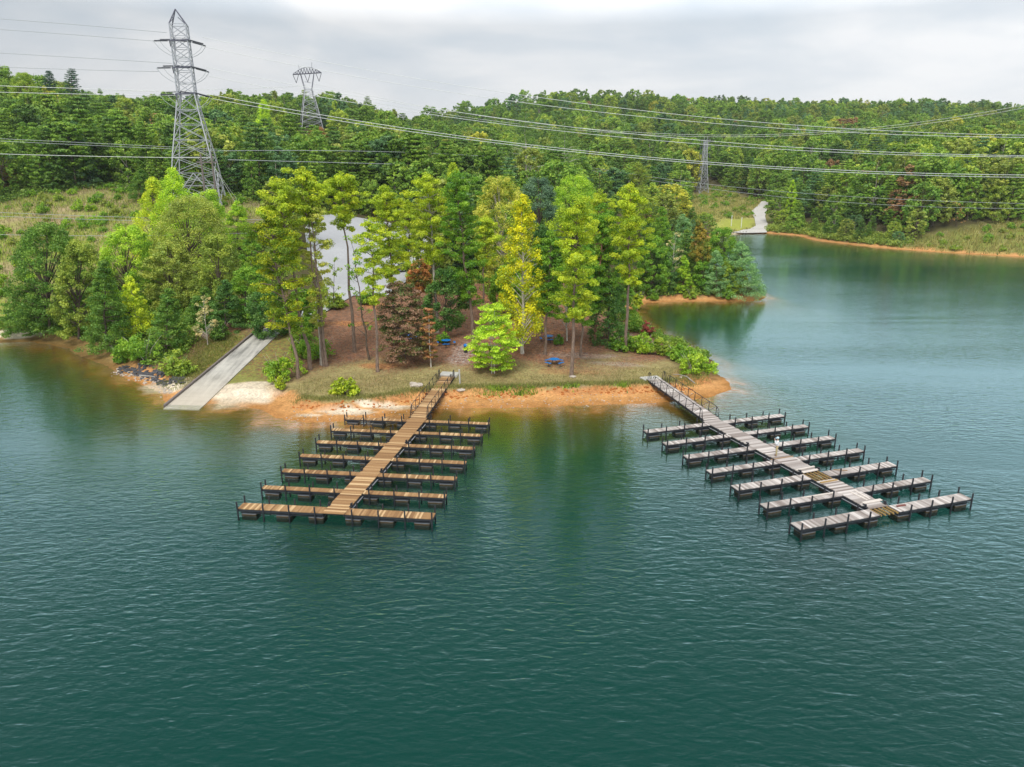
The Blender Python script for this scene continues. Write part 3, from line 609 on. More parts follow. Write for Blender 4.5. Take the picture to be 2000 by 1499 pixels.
b=MB(); b.lathe([(.112,1.665),(.118,1.70),(.112,1.755),(.085,1.795),(.03,1.815)],16,(0,.025,0)); b.prism([(.10,1.675),(.23,1.655),(.23,1.668),(.10,1.695)],.15); b.build('cap','cap',pr,smooth=False)
for s in (-1,1):
    b=MB(); b.lathe([(.004,-.006),(.012,0),(.004,.006)],8,(s*.032,.118,1.645)); b.build('eye','phone',pr)
b=MB(); b.box((0,.095,1.585),(.05,.03,.012)); b.build('mouth','boardred',pr)
b=MB(); b.box((0,.325,1.60),(.16,.012,.085)); o=b.build('phone','phone',bevel=.004); o.location=(23.72,59.3,pz); o.rotation_euler=(0,0,R(70)); tag(o,"black phone held up to the face of the person on the dock",'phone')
# ---------------------------------------------------------------- pylons
def lattice(levels,n_pan=None):
    """levels: list of (z, half width x, half width y); returns leg bars, brace bars"""
    legs,br=[],[]
    cor=lambda l:[Vector((sx*l[1],sy*l[2],l[0])) for sx,sy in ((-1,-1),(1,-1),(1,1),(-1,1))]
    for a,b in zip(levels[:-1],levels[1:]):
        A,B=cor(a),cor(b)
        for i in range(4):
            legs.append((i,A[i],B[i])); j=(i+1)%4
            br+= [(A[i],B[j]),(A[j],B[i]),(B[i],B[j])]
    return legs,br
def pylon(name,loc,rz,label,levels,lw,bw,mat='galv'):
    root=empty(name,loc,rz,label,'pylon')
    legs,br=lattice(levels)
    for i in range(4):
        b=MB()
        for k,a,c in legs:
            if k==i: b.bar(a,c,lw)
        b.box((levels[0][1]*(-1,1,1,-1)[i],levels[0][2]*(-1,-1,1,1)[i],levels[0][0]-.2),(lw*3,lw*3,.9)); b.build('leg',mat,root)
    b=MB()
    for a,c in br: b.bar(a,c,bw)
    return root,b
T1=(-70.2,165.0); z0=gz(*T1)-.1; Htop=57.6-z0; wz=41.0-z0; sz=54.6-z0
nl=[(0,4.95,4.95),(3.6,4.6,4.6),(6.3,4.32,4.32),(9.6,3.88,3.88),(13.2,3.25,3.25),(16.4,2.7,2.7),(19.3,2.2,2.2),(wz,1.72,1.72)]
up=[(wz+(sz-wz)*k/6,1.72-.14*k/6,1.72-.14*k/6) for k in range(1,7)]
pt,b=pylon('pylon',(*T1,z0),R(14),"tallest grey lattice pylon standing behind the trees on the left",nl+up,.215,.105)
for s in (-1,1):      # K frame at the foot
    for ax in (0,1):
        f=lambda u,v:(u,s*v,0) if ax==0 else (s*v,u,0)
        top=Vector((0,s*4.32,6.3)) if ax==0 else Vector((s*4.32,0,6.3))
        for q in (-1,1):
            base=Vector((q*4.75,s*4.8,.3)) if ax==0 else Vector((s*4.8,q*4.75,.3)); b.bar(top,base,.18)
b.build('bracing','galv',pt)
b=MB(); ap=Vector((-.3,0,Htop))
for sx,sy in ((-1,-1),(1,-1),(1,1),(-1,1)):
    b.bar((sx*1.58,sy*1.58,sz),ap,.17); b.bar((sx*1.58,sy*1.58,sz),(sx*.5-.4,-sy*.5,sz+1.4),.09)
b.build('peak','galvdark',pt)
rings=[51.6-z0,46.4-z0,wz+.2]
ATT=[]
for li,z in enumerate(rings):
    b=MB(); hw=1.72-.14*max(0,(z-wz)/(sz-wz)); P=[Vector((-hw-.1,-hw-1.2,z-.5)),Vector((hw+.1,-hw,z)),Vector((hw+.1,hw+.1,z+.1)),Vector((-hw,hw+1.3,z+.6))]
    for i in range(4): b.bar(P[i],P[(i+1)%4],.26); b.bar(P[i],P[(i+2)%4],.12)
    for p in (P[0],P[3]): b.bar(p,(p.x,p.y*.75,z-1.5),.16)
    b.build('crossarm','galvdark',pt)
    for side in (-1,1):
        for fb in (0,1):
            a=P[0] if fb==0 else P[3]
            if side>0: a=Vector((P[1].x,P[1].y,P[1].z)) if fb==0 else Vector((P[2].x,P[2].y,P[2].z))
            e=a+Vector((side*3.1,0,-.15 if side<0 else -.75)); bb=MB(); dd=(e-a)
            bb.tube([a,a+dd*.12],.04,6)
            for q in range(16):
                p0=a+dd*(.12+.84*q/16); p1=a+dd*(.12+.84*(q+.8)/16); bb.tube([p0,p1],[.17,.11],8)
            bb.build('insulator','insul',pt); ATT.append((li,side,fb,Matrix.Rotation(R(14),3,'Z')@e+Vector((*T1,z0))))
    for side in (-1,1):            # slack jumper loops
        es=[x[3] for x in ATT if x[0]==li and x[1]==side]
    for fb in (0,1):
        inv=Matrix.Rotation(R(-14),3,'Z'); A_=[inv@(x[3]-Vector((*T1,z0))) for x in ATT if x[0]==li and x[2]==fb]
        b=MB(); p,q=A_; pts=[p.lerp(q,t)+Vector((0,-.5,-3.0*math.sin(math.pi*t)**.7)) for t in np.linspace(0,1,11)]; b.tube(pts,.05,5); b.build('jumper_cable','wirethin',pt)
T2=(-111.8,420.); z2=gz(*T2); 
lv=[(0,5.6,5.6),(3.4,5.1,5.1),(7,4.5,4.5),(11,3.8,3.8),(14.5,3.1,3.1),(17.5,2.5,2.5),(20.5,1.9,1.9)]
p2,b=pylon('pylon',(*T2,z2),R(22),"second grey pylon with a broad bent crossarm on the hill",lv,.34,.17)
b.build('bracing','galv',p2)
b=MB()
for sx in (-1,1):
    for sy in (-1,1): b.bar((sx*1.9,sy*1.9,20.5),(sx*3.6,sy*.9,28.5),.26)
b.bar((-1.9,-1.9,24),(1.9,1.9,24),.14); b.build('mast','galvdark',p2)
b=MB()
for sy in (-.9,.9):
    b.bar((-7.6,sy,27.6),(7.6,sy,29.2),.34); 
    pts=[(-7.4,sy*.4,28.0)]+[(x,sy*.4,28.4+.1*x+3.1*(1-(x/7.5)**2)) for x in np.linspace(-6,6,9)]+[(7.4,sy*.4,29.4)]
    for q in range(len(pts)-1): b.bar(pts[q],pts[q+1],.2)
    for q in pts[1:-1]: b.bar(q,(q[0]+.7,sy,28.4+.105*q[0]),.16); b.bar(q,(q[0]-.7,sy,28.4+.105*q[0]),.16)
for q in np.linspace(-7,7,9): b.bar((q,-.9,28.4+.105*q),(q,.9,28.4+.105*q),.14)
b.bar((2.6,0,31),(2.9,0,34.2),.16); b.bar((-4,0,30.4),(-4.3,0,32.6),.14); b.build('crossarm','galvdark',p2)
A2=[]
for cx in (-6.1,0.0,6.1):
    b=MB(); zb=28.3+.105*cx; tip=Vector((cx,0,zb-4.2))
    for s in (-1,1): b.tube([(cx+s*1.5,0,zb),tip],.15,7)
    b.build('insulator','insul',p2); A2.append(Matrix.Rotation(R(22),3,'Z')@tip+Vector((*T2,z2)))
def small_pylon(loc,h,label,lw,rz):
    z=gz(*loc)-.3; lv=[(h*f,w,w) for f,w in ((0,2.7),(.12,2.35),(.25,2.0),(.38,1.65),(.5,1.35),(.62,1.1),(.74,.95),(.85,.9),(.95,.85))]
    r,b=pylon('pylon',(*loc,z),R(rz),label,lv,lw,lw*.55); b.build('bracing','galv',r); b=MB()
    for zz,wd in ((.72,3.0),(.85,3.0),(.97,2.4)):
        for s in (-1,1): b.bar((s*wd*.3,0,zz*h),(s*wd,0,zz*h+.2),.22); b.bar((s*wd,0,zz*h),(s*wd,0,zz*h-2.0),.2)
    b.build('crossarm','galvdark',r)
    b=MB(); 
    for s in (-1,1): b.bar((s*.6,0,.95*h),(s*.9,0,h*1.03),.18)
    b.build('peak','galv',r); return Vector((*loc,z+h))
small_pylon((108.5,420.),29.5,"slim grey pylon at the edge of the wood right of centre",.30,10)
small_pylon((181.,480.),21,"tiny far pylon half hidden in the wooded hillside",.55,10)
# ---------------------------------------------------------------- wooden poles
def hframe(x,y,h,w,rz,mat,label,arm=True,poles=2,guy=False):
    z=gz(x,y); r=empty('utility_pole',(x,y,z-.3),R(rz),label,'utility pole')
    xs=(-w/2,w/2) if poles==2 else (0,)
    for k in xs: b=MB(); b.tube([(k,0,0),(k*.97,0,h)],[.24,.17],8); b.build('pole',mat,r)
    if arm: b=MB(); b.box((0,0,h*.86),(w+1.8,.18,.26)); b.build('crossarm',mat,r); 
    if arm:
        for k in (-w/2-.6,0,w/2+.6): b=MB(); b.tube([(k,0,h*.86+.1),(k,0,h*.86+.5)],[.09,.06],7); b.build('insulator','insul',r)
    if guy:
        for s in (0,1): b=MB(); b.tube([(w/2,0,h*.82),(w/2+4.6+1.5*s,-1.0+4*s,.6)],.03,5); b.build('guy_wire','wire',r)
    return r
hframe(-65.2,159.0,12.8,2.2,30,'pole',"dark wooden two pole frame at the foot of the tallest pylon",guy=True)
zq=gz(32,280)
hframe(33.0,285.,14.,1.6,0,'polebrown',"brown wooden pole pair in front of the dark wood",arm=True)
hframe(41.5,262.,13.5,0,0,'pole',"bare grey pole left of the rusty topped pine",arm=False,poles=1)
# ---------------------------------------------------------------- overhead cables
def cable(pts,rad,mat,label,n=36):
    """hang a cable through three or four world points (x,y,z): y linear, z a smooth curve in x"""
    p=np.array(pts,float); k=min(3,len(p)-1) if len(p)<4 else 3
    s=np.linspace(p[0,0],p[-1,0],n); zc=np.polyfit(p[:,0],p[:,2],min(2,len(p)-1)) if len(p)<5 else np.polyfit(p[:,0],p[:,2],3)
    ys=np.interp(s,p[:,0],p[:,1]); o0=Vector((s[0],ys[0],0)); b=MB(); b.tube([(x-s[0],y-ys[0],float(np.polyval(zc,x))) for x,y in zip(s,ys)],rad,5)
    o=b.build('power_cable',mat,smooth=True); o.location=o0; tag(o,label,'cable','overhead power cables')
cable([(-64.6, 163.0, 51.9), (-9.3, 163.0, 42.3), (33.0, 163.0, 37.0), (111.0, 163.0, 32.6), (144.2, 163.0, 32.8)],0.046,'wire','upper cable of the highest pair right of the tallest pylon')
cable([(-66.4, 167.0, 50.8), (-8.7, 167.0, 41.0), (33.9, 167.0, 36.1), (113.8, 167.0, 32.3), (147.9, 167.0, 32.6)],0.046,'wire','lower cable of the highest pair right of the tallest pylon')
cable([(-64.6, 163.0, 46.1), (-19.3, 163.0, 38.4), (33.3, 163.0, 32.1), (111.8, 163.0, 28.4), (145.4, 163.0, 28.5)],0.046,'wire','upper cable of the middle pair right of the tallest pylon')
cable([(-66.5, 167.0, 45.0), (-19.8, 167.0, 37.4), (34.2, 167.0, 31.4), (114.6, 167.0, 28.2), (149.0, 167.0, 28.4)],0.046,'wire','lower cable of the middle pair right of the tallest pylon')
cable([(-65.3, 163.0, 40.9), (-33.1, 163.0, 35.6), (33.6, 163.0, 27.6), (112.7, 163.0, 24.4), (146.4, 163.0, 24.5)],0.052,'wire','upper cable of the lowest pair right of the tallest pylon')
cable([(-65.5, 167.0, 40.2), (-34.0, 167.0, 35.3), (34.5, 167.0, 27.2), (115.5, 167.0, 23.9), (150.2, 167.0, 23.9)],0.052,'wire','lower cable of the lowest pair right of the tallest pylon')
cable([(-137.7, 163.0, 57.2), (-106.3, 163.0, 55.4), (-72.1, 163.0, 52.8)],0.05,'wirethin','highest cable crossing the sky left of the tallest pylon')
cable([(-141.6, 167.0, 55.9), (-109.3, 167.0, 54.1), (-76.3, 167.0, 51.8)],0.05,'wirethin','second highest cable crossing the sky left of the tallest pylon')
cable([(-139.5, 163.0, 50.5), (-107.6, 163.0, 48.9), (-71.8, 163.0, 46.9)],0.05,'wirethin','third cable crossing the sky left of the tallest pylon')
cable([(-143.7, 167.0, 48.1), (-110.8, 167.0, 46.7), (-76.6, 167.0, 45.8)],0.05,'wirethin','lowest cable crossing the sky left of the tallest pylon')
cable([(-141.4, 163.0, 43.5), (-108.9, 163.0, 42.5), (-87.3, 163.0, 41.8), (-71.2, 163.0, 41.3)],0.05,'wire','upper bright cable over the left hillside')
cable([(-145.2, 167.0, 42.7), (-111.9, 167.0, 41.7), (-89.6, 167.0, 41.1), (-73.0, 167.0, 41.0)],0.05,'wire','lower bright cable over the left hillside')
cable([(-122.5, 150.0, 32.2), (-105.7, 155.0, 31.6), (-86.4, 158.0, 30.6), (-63.0, 160.0, 29.6)],0.04,'wirethin','upper thin cable over the left hillside forest')
cable([(-124.2, 152.0, 31.9), (-107.1, 157.0, 31.1), (-87.5, 160.0, 30.3), (-63.8, 162.0, 29.3)],0.04,'wirethin','lower thin cable over the left hillside forest')
cable([(-123.3, 150.0, 29.1), (-106.3, 155.0, 28.5), (-86.8, 158.0, 28.1), (-64.6, 160.0, 27.8)],0.05,'wire','lone bright cable below the pylon over the left forest')
cable([(-61.0, 160.0, 27.7), (-41.3, 200.0, 26.6), (-16.5, 240.0, 27.2), (30.5, 285.0, 25.9)],0.07,'wirethin','lower cable from the wooden pole frame to the right')
cable([(-63.0, 160.0, 29.6), (-41.2, 200.0, 29.4), (-16.4, 240.0, 30.8), (30.4, 285.0, 26.4)],0.06,'wirethin','upper cable from the wooden pole frame to the right')
cable([(30.8, 285.0, 26.4), (57.1, 275.0, 22.4), (92.1, 265.0, 18.6), (124.5, 255.0, 16.3), (167.8, 240.0, 15.0)],0.05,'wirethin','upper thin cable right of the brown pole pair')
cable([(31.1, 287.0, 25.3), (57.6, 277.0, 21.3), (93.1, 267.0, 16.4), (125.8, 257.0, 14.3), (169.5, 242.0, 13.3)],0.05,'wirethin','lower thin cable right of the brown pole pair')
cable([(-294.3, 400.0, 67.0), (-232.2, 405.0, 65.7), (-165.5, 412.0, 67.2), (-118.8, 420.0, 69.6)],0.052,'wire','far cable left of the second pylon')
cable([(-295.6, 402.0, 67.9), (-228.9, 407.0, 66.4), (-160.7, 414.0, 67.9), (-112.8, 422.0, 70.3)],0.052,'wire','farther cable left of the second pylon')
cable([(-116.3, 420.0, 69.1), (-62.9, 415.0, 58.2), (81.6, 400.0, 44.5), (148.0, 395.0, 42.7), (196.1, 385.0, 46.2), (252.7, 375.0, 55.2), (273.2, 370.0, 59.7)],0.07,'wire','lower cable of the pair rising to the right edge')
cable([(-108.2, 420.0, 71.7), (-60.0, 415.0, 60.2), (81.6, 400.0, 45.5), (147.9, 395.0, 43.7), (195.9, 385.0, 47.2), (252.4, 375.0, 56.6), (272.8, 370.0, 61.1)],0.07,'wire','upper cable of the pair rising to the right edge')
cable([(-107.9, 140.0, 18.0), (-98.2, 140.0, 17.4), (-74.8, 140.0, 16.7), (-47.3, 140.0, 16.1)],0.035,'wirethin','upper faint cable across the dry grass hillside')
cable([(-108.8, 141.0, 17.2), (-99.1, 141.0, 16.7), (-75.4, 141.0, 16.0), (-47.6, 141.0, 15.6)],0.035,'wirethin','middle faint cable across the dry grass hillside')
cable([(-105.0, 135.0, 14.0), (-95.5, 135.0, 13.8), (-72.6, 135.0, 13.5), (-47.7, 135.0, 14.1)],0.035,'wirethin','lowest faint cable across the dry grass hillside')
# ---------------------------------------------------------------- picnic tables, cars, posts
def picnic_table(x,y,rz,mat,label,group):
    z=gz(x,y); r=empty('picnic_table',(x,y,z),R(rz),label,'picnic table',group)
    oct_=lambda rr:[(rr*math.cos(R(22.5+45*k)),rr*math.sin(R(22.5+45*k))) for k in range(8)]
    b=MB(); P=oct_(.66); n=len(b.V)
    for zz in (.72,.77):
        for p in P: b.V.append((*p,zz))
    b.F+= [tuple(range(8))[::-1],tuple(range(8,16))]+[(k,(k+1)%8,8+(k+1)%8,8+k) for k in range(8)]; b.T+=[.5]*10
    b.build('table_top',mat,r,bevel=.012)
    for k in range(4):
        a=R(90*k); b=MB(); ca,sa=math.cos(a),math.sin(a)
        pts=[(.98,-.42),(1.26,-.50),(1.26,.50),(.98,.42)]; n=len(b.V)
        for zz in (.43,.48):
            for u,v in pts: b.V.append((u*ca-v*sa,u*sa+v*ca,zz))
        b.F+= [(3,2,1,0),(4,5,6,7)]+[(i,(i+1)%4,4+(i+1)%4,4+i) for i in range(4)]; b.T+=[.5]*6
        b.build('seat',mat,r,bevel=.012)
        b=MB(); b.tube([(.25*ca,.25*sa,.70),(.45*ca,.45*sa,.12),(1.1*ca,1.1*sa,.10),(1.12*ca,1.12*sa,.43)],.03,6)
        b.tube([(1.1*ca+.2*sa,1.1*sa-.2*ca,.0),(1.1*ca-.2*sa,1.1*sa+.2*ca,.0)],.03,6); b.tube([(1.1*ca,1.1*sa,0),(1.1*ca,1.1*sa,.10)],.03,6); b.build('leg','steel',r)
    return r
picnic_table(5.35,87.0,45,'blue',"blue picnic table nearest the water beside the biggest front pine","blue picnic tables")
picnic_table(5.15,97.1,8,'blue',"blue picnic table farther back beside the thin dark pine","blue picnic tables")
picnic_table(-8.9,93.6,5,'blue',"blue picnic table half under the maroon tree by the path","blue picnic tables")
picnic_table(-14.3,95.6,20,'blue',"blue picnic table almost hidden behind the maroon tree","blue picnic tables")
picnic_table(-8.2,118.2,30,'green',"green picnic table on the red soil farther back","green picnic tables")
picnic_table(-6.6,112.3,10,'green',"green picnic table behind the dense dark pine","green picnic tables")
def trash_bin(x,y,label):
    z=gz(x,y); r=empty('trash_bin',(x,y,z),0,label,'bin')
    b=MB(); b.lathe([(.20,0),(.24,.02),(.25,.82),(.26,.84)],14); b.build('body','steel',r)
    b=MB(); b.lathe([(.28,.84),(.29,.98),(.22,1.10),(.08,1.16)],14); b.build('lid','blue',r)
    b=MB(); b.tube([(0,.0,-.1),(0,0,.05)],.05,6); b.build('base_post','steel',r)
trash_bin(-6.1,91.0,"dark bin with a blue top beside the grey path")
def post(x,y,h,rad,mat,label,cat='post',tilt=0):
    z=gz(x,y); b=MB(); b.tube([(0,0,-.2),(math.sin(tilt)*h,0,h-.03),(math.sin(tilt)*h,0,h)],[rad,rad,rad*.6],8); o=b.build('marker_post',mat); o.location=(x,y,z); tag(o,label,cat)
post(-6.15,80.5,1.75,.10,'concrete',"pale grey post standing right of the golden gangway",tilt=-.03)
post(95.4,316.,4.6,.16,'white',"left of two white posts on the far grassy shore")
post(99.3,314.5,4.6,.16,'white',"right of two white posts on the far grassy shore")
def car(x,y,rz,mat,label,boxy=False):
    z=gz(x,y)+.16; r=empty('parked_car',(x,y,z),R(rz),label,'car')
    h1=.95; roof=1.72 if boxy else 1.5
    b=MB(); prof=[(-2.3,.38),(-2.35,.72),(-2.2,h1),(2.0,h1),(2.3,.78),(2.32,.38)]; b.prism(prof,1.84); b.build('body',mat,r,bevel=.06)
    b=MB(); cab=[(-2.1 if boxy else -1.75,h1),(-1.95 if boxy else -1.25,roof),(.55,roof),(1.25,h1)]; b.prism(cab,1.62); cb_=b.build('cabin',mat,r,bevel=.05)
    for s in (-1,1):
        b=MB(); b.prism([(-1.85 if boxy else -1.45,h1+.06),(-1.75 if boxy else -1.12,roof-.1),(-.35,roof-.1),(-.35,h1+.06)],.02,off=s*.822); b.build('side_window','glass',cb_)
        b=MB(); b.prism([(-.27,h1+.06),(-.27,roof-.1),(.48,roof-.1),(1.02,h1+.06)],.02,off=s*.822); b.build('side_window','glass',cb_)
    b=MB(); b.hexa([(-.72,1.22,h1+.03),(.72,1.22,h1+.03),(.72,1.27,h1+.03),(-.72,1.27,h1+.03),(-.66,.60,roof-.05),(.66,.60,roof-.05),(.66,.65,roof-.05),(-.66,.65,roof-.05)]); b.build('windscreen','glass',cb_)
    e0,e1=(-2.12,-1.98) if boxy else (-1.77,-1.30)
    b=MB(); b.hexa([(-.7,e0-.03,h1+.05),(.7,e0-.03,h1+.05),(.7,e0+.02,h1+.05),(-.7,e0+.02,h1+.05),(-.64,e1-.03,roof-.1),(.64,e1-.03,roof-.1),(.64,e1+.02,roof-.1),(-.64,e1+.02,roof-.1)]); b.build('rear_window','glass',cb_)
    for s in (-1,1):
        for yy in (-1.42,1.42):
            b=MB(); pr_=[(.34*math.cos(a),.34+.34*math.sin(a)) for a in np.linspace(0,2*math.pi,16,endpoint=False)]; b.prism([(yy+u,v) for u,v in pr_],.22,off=s*.84); w=b.build('wheel','tyre',r)
            b=MB(); b.prism([(yy+u*.6,.34+(v-.34)*.6) for u,v in pr_],.02,off=s*.96); b.build('rim','galv',w)
        b=MB(); b.box((s*.72,2.28,.68),(.34,.10,.16)); b.build('headlight','lamp',r)
        b=MB(); b.box((s*.74,-2.33,.78),(.26,.08,.18)); b.build('taillight','tail',r)
    return r
car(-21.0,141.5,-38,'carpaint',"dark blue car parked on the grey lot behind the orange tree")
car(-21.9,161.5,175,'carblack',"dark car with red rear lights parked farther back on the lot",True)
# far landing stage
r=empty('wooden_dock',(94.6,304.4,.0),R(22),"low log landing stage on the far shore by the gravel track",'dock')
b=MB(); planks(b,-4.2,4.2,-.8,.8,'x',.5,z=.55,th=.12,bright=.2); b.build('deck','oldwood',r)
for k in range(6):
    for s in (-1,1): b=MB(); b.tube([(-4+1.6*k,s*.85,-1.2),(-4+1.6*k,s*.85,1.0)],.13,6); b.build('post','pole',r)
# stones along the shore left of the ramp
def stones(name,label,pts,mat,n,s0,s1,spread):
    b=MB()
    for i in range(n):
        q=random.random()*(len(pts)-1); k=int(q); f=q-k; x=pts[k][0]*(1-f)+pts[k+1][0]*f+random.gauss(0,spread*.5); y=pts[k][1]*(1-f)+pts[k+1][1]*f+random.gauss(0,spread)
        s=random.uniform(s0,s1); z=gz(x,y); rr=[random.uniform(.7,1.25) for _ in range(8)]; a=random.random()*6
        P=[(x+s*r_*math.cos(a+q2*math.pi/2+.3*(q2>3)),y+s*r_*math.sin(a+q2*math.pi/2),z+s*(-.4 if q2<4 else .45*r_)) for q2,r_ in enumerate(rr)]
        b.hexa(P)
    tag(b.build(name,mat),label,name.replace('_',' '),kind='stuff')
stones('riprap_stones',"dark riprap stones along the shore left of the ramp",[(-51.5,90.6),(-47.5,87.8),(-43.5,84.6),(-39.6,81.6)],'stone',420,.10,.30,.55)
stones('pale_stones',"scattered pale stones at the waterline left of the ramp",[(-52,89.5),(-46,85.5),(-42,82.2),(-40,79.5)],'palestone',220,.06,.20,.6)
stones('bank_stones',"few pale stones beside the golden gangway foot",[(-11.8,80.0),(-10.6,79.6)],'palestone',10,.2,.45,.3)
_shp=[(x,float(np.interp(x,SHORE[20:34,0],SHORE[20:34,1]))+1.4) for x in np.arange(-24,24,3)]
stones('beach_pebbles',"small pebbles and clods strewn over the orange beach",_shp,'palestone',320,.03,.11,1.1)
stones('clay_clods',"red clay clods fallen below the bank edge",[(x,y+2.0) for x,y in _shp],'clay',260,.06,.2,.3)
def drift(pts,r,label):
    P_=[(x,y,gz(x,y)+h) for x,y,h in pts]; b=MB(); o0=Vector(P_[0]); b.tube([Vector(p)-o0 for p in P_],[r*(1-.6*i/(len(P_)-1)) for i in range(len(P_))],6); o=b.build('driftwood','twig'); o.location=o0; tag(o,label,'driftwood')
drift([(22.2,82.6,.1),(21.2,83.0,.25),(20.4,83.9,.2),(19.8,84.1,.1)],.09,"bare grey branch lying on the grass by the grey gangway")
drift([(-47.2,86.6,.1),(-45.2,85.6,.2),(-43.6,84.9,.1)],.10,"grey driftwood log on the dark stones left of the ramp")
for x,y,s,l in ((-11.2,79.6,.55,"flat grey rock left of the golden gangway"),(-5.9,78.6,.35,"small reddish rock right of the golden gangway"),(7.4,83.0,.32,"pale rock at the foot of the biggest front pine"),(20.6,83.2,.22,"small pale rock on the grass by the grey gangway")):
    bm=bmesh.new(); bmesh.ops.create_icosphere(bm,subdivisions=2,radius=s)
    for v in bm.verts: v.co=Vector((v.co.x*1.3,v.co.y,v.co.z*.55))*(1+.18*math.sin(v.co.x*9+v.co.y*7+s*50))
    me=bpy.data.meshes.new('rock'); bm.to_mesh(me); bm.free(); o=link('rock',me,'palestone'); o.location=(x,y,gz(x,y)+s*.2); tag(o,l,'rock')
# ---------------------------------------------------------------- trees
def leaves(Cc,Rr,n,size,elong,rng,up=.55,shell=.45):
    Cc=np.asarray(Cc,float); Rr=np.asarray(Rr,float); k=len(Cc)
    idx=np.repeat(np.arange(k),n); m=len(idx)
    d=rng.normal(size=(m,3)); d/=np.linalg.norm(d,axis=1)[:,None]+1e-9
    r=rng.random(m)**shell; pos=Cc[idx]+d*r[:,None]*Rr[idx]
    nrm=d*.55+rng.normal(size=(m,3))*.55; nrm[:,2]+=up; nrm/=np.linalg.norm(nrm,axis=1)[:,None]+1e-9
    t=np.cross(nrm,rng.normal(size=(m,3))); t/=np.linalg.norm(t,axis=1)[:,None]+1e-9; b=np.cross(nrm,t)
    s=size*rng.uniform(.6,1.35,m); a=t*(s/2)[:,None]; bb=b*(s/2/elong)[:,None]
    bend=nrm*(s*.12)[:,None]
    V=np.stack([pos-a,pos-bb*1.1+bend,pos+a,pos+bb*1.1+bend],1).reshape(-1,3)
    F=np.arange(m*4).reshape(m,4)
    ct=rng.random(k)*.55; return V,F,np.clip(ct[idx]+rng.random(m)*.45,0,1)
def crown(kind,h,Rd,f,lean,rng,q=1.0,ls=1.0):
    """clusters and limbs of one crown. q scales how many, ls the leaf size"""
    Cc,Rr,br=[],[],[]; lx=lambda z:lean*(max(z,0)/h)**1.15
    if kind=='pine':
        nb=int(max(18,(1-f)*h*2.9+10)*min(1,q*1.2)); 
        for i in range(nb):
            t=((i+rng.random())/nb)**.85; z=h*(f+(1-f)*t*.96); az=i*2.4+rng.normal()*.5
            r=.92*Rd*(.42+.58*math.sin(math.pi*min(1,(1-t)*.78+.14)))*rng.uniform(.5,1.12)
            if t>.93: r*=.5
            rise=rng.uniform(-.05,.42)*r; ex,ey=r*math.cos(az),r*math.sin(az)
            br.append(((lx(z),0,z-.25*r*.5),(lx(z)+ex*.9,ey*.9,z+rise)))
            for u in (rng.uniform(.86,1.05),rng.uniform(.5,.75),rng.uniform(.28,.5))[:3 if r>1.2 else 2]:
                Cc.append((lx(z)+ex*u+rng.normal()*.25,ey*u+rng.normal()*.25,z+rise*u+rng.normal()*.15)); s=rng.uniform(.55,.92)*(.52+.11*Rd); Rr.append((s,s,s*.55))
        Cc.append((lx(h),0,h*.985)); Rr.append((.6,.6,.7))
        return Cc,Rr,br,int((135 if ls==1 else 54)*q),(.285 if ls==1 else .46)*ls,2.8,.6
    if kind=='oak':
        N_=int((70+Rd*(h*(1-f))*2.2)*q); lob=[(rng.random()*6.283,rng.uniform(.15,.85)) for _ in range(7)]
        for i in range(N_):
            t=rng.random()**.9; az=rng.random()*6.283
            prof=math.sqrt(max(.02,1-((t-.38)/.66)**2))
            bulge=.78+.30*max(max(0,math.cos(az-a))*max(0,1-abs(t-tt)*3.2) for a,tt in lob)
            r=Rd*prof*bulge*rng.uniform(.55,1.0)**.55; z=h*(f+(1-f)*t*.95)
            p=(lx(z)+r*math.cos(az),r*math.sin(az),z)
            s=rng.uniform(.20,.34)*(Rd*.50+.75); Cc.append(p); Rr.append((s,s,s*.72))
            if i%4==0: br.append(((lx(p[2]*.5),0,max(.15*h,p[2]*.55)),tuple(np.array(p)*.92)))
        return Cc,Rr,br,int((112 if ls==1 else 58)*q),(.245 if ls==1 else .36)*ls,1.6,.5
    if kind=='poplar':
        N_=int((80+h*Rd*1.9)*q)
        for i in range(N_):
            t=rng.random()**1.15; z=h*(f+(1-f)*t*.97); r=Rd*(1-t)**.58*min(1,t*5+.6)
            az=rng.random()*6.283; u=rng.uniform(.45,.98); p=(lx(z)+r*u*math.cos(az),r*u*math.sin(az),z); s=rng.uniform(.24,.40)*(Rd*.5+.45)*(1-.45*t)
            Cc.append(p); Rr.append((s,s,s*.95))
            if i%3==0: br.append(((lx(z-.3*r),0,max(.1,z-.6*r)),p))
        return Cc,Rr,br,int((74 if ls==1 else 48)*q),(.24 if ls==1 else .30)*ls,1.6,.45
    if kind=='cedar':
        N_=int((80+h*Rd*2.7)*q)
        for i in range(N_):
            t=rng.random()**1.25; z=h*(f+(1-f)*t*.97); r=Rd*(1-t)**.62*rng.uniform(.86,1.08)
            az=rng.random()*6.283; u=rng.uniform(.55,1.0); p=(lx(z)+r*u*math.cos(az),r*u*math.sin(az),z-.12*r*u)
            s=rng.uniform(.24,.36)*(Rd*.55+.4)*(1-.35*t); Cc.append(p); Rr.append((s*1.1,s*1.1,s*.62))
            if i%4==0: br.append(((lx(z),0,z),p))
        return Cc,Rr,br,int((85 if ls==1 else 46)*q),(.245 if ls==1 else .34)*ls,2.2,.55
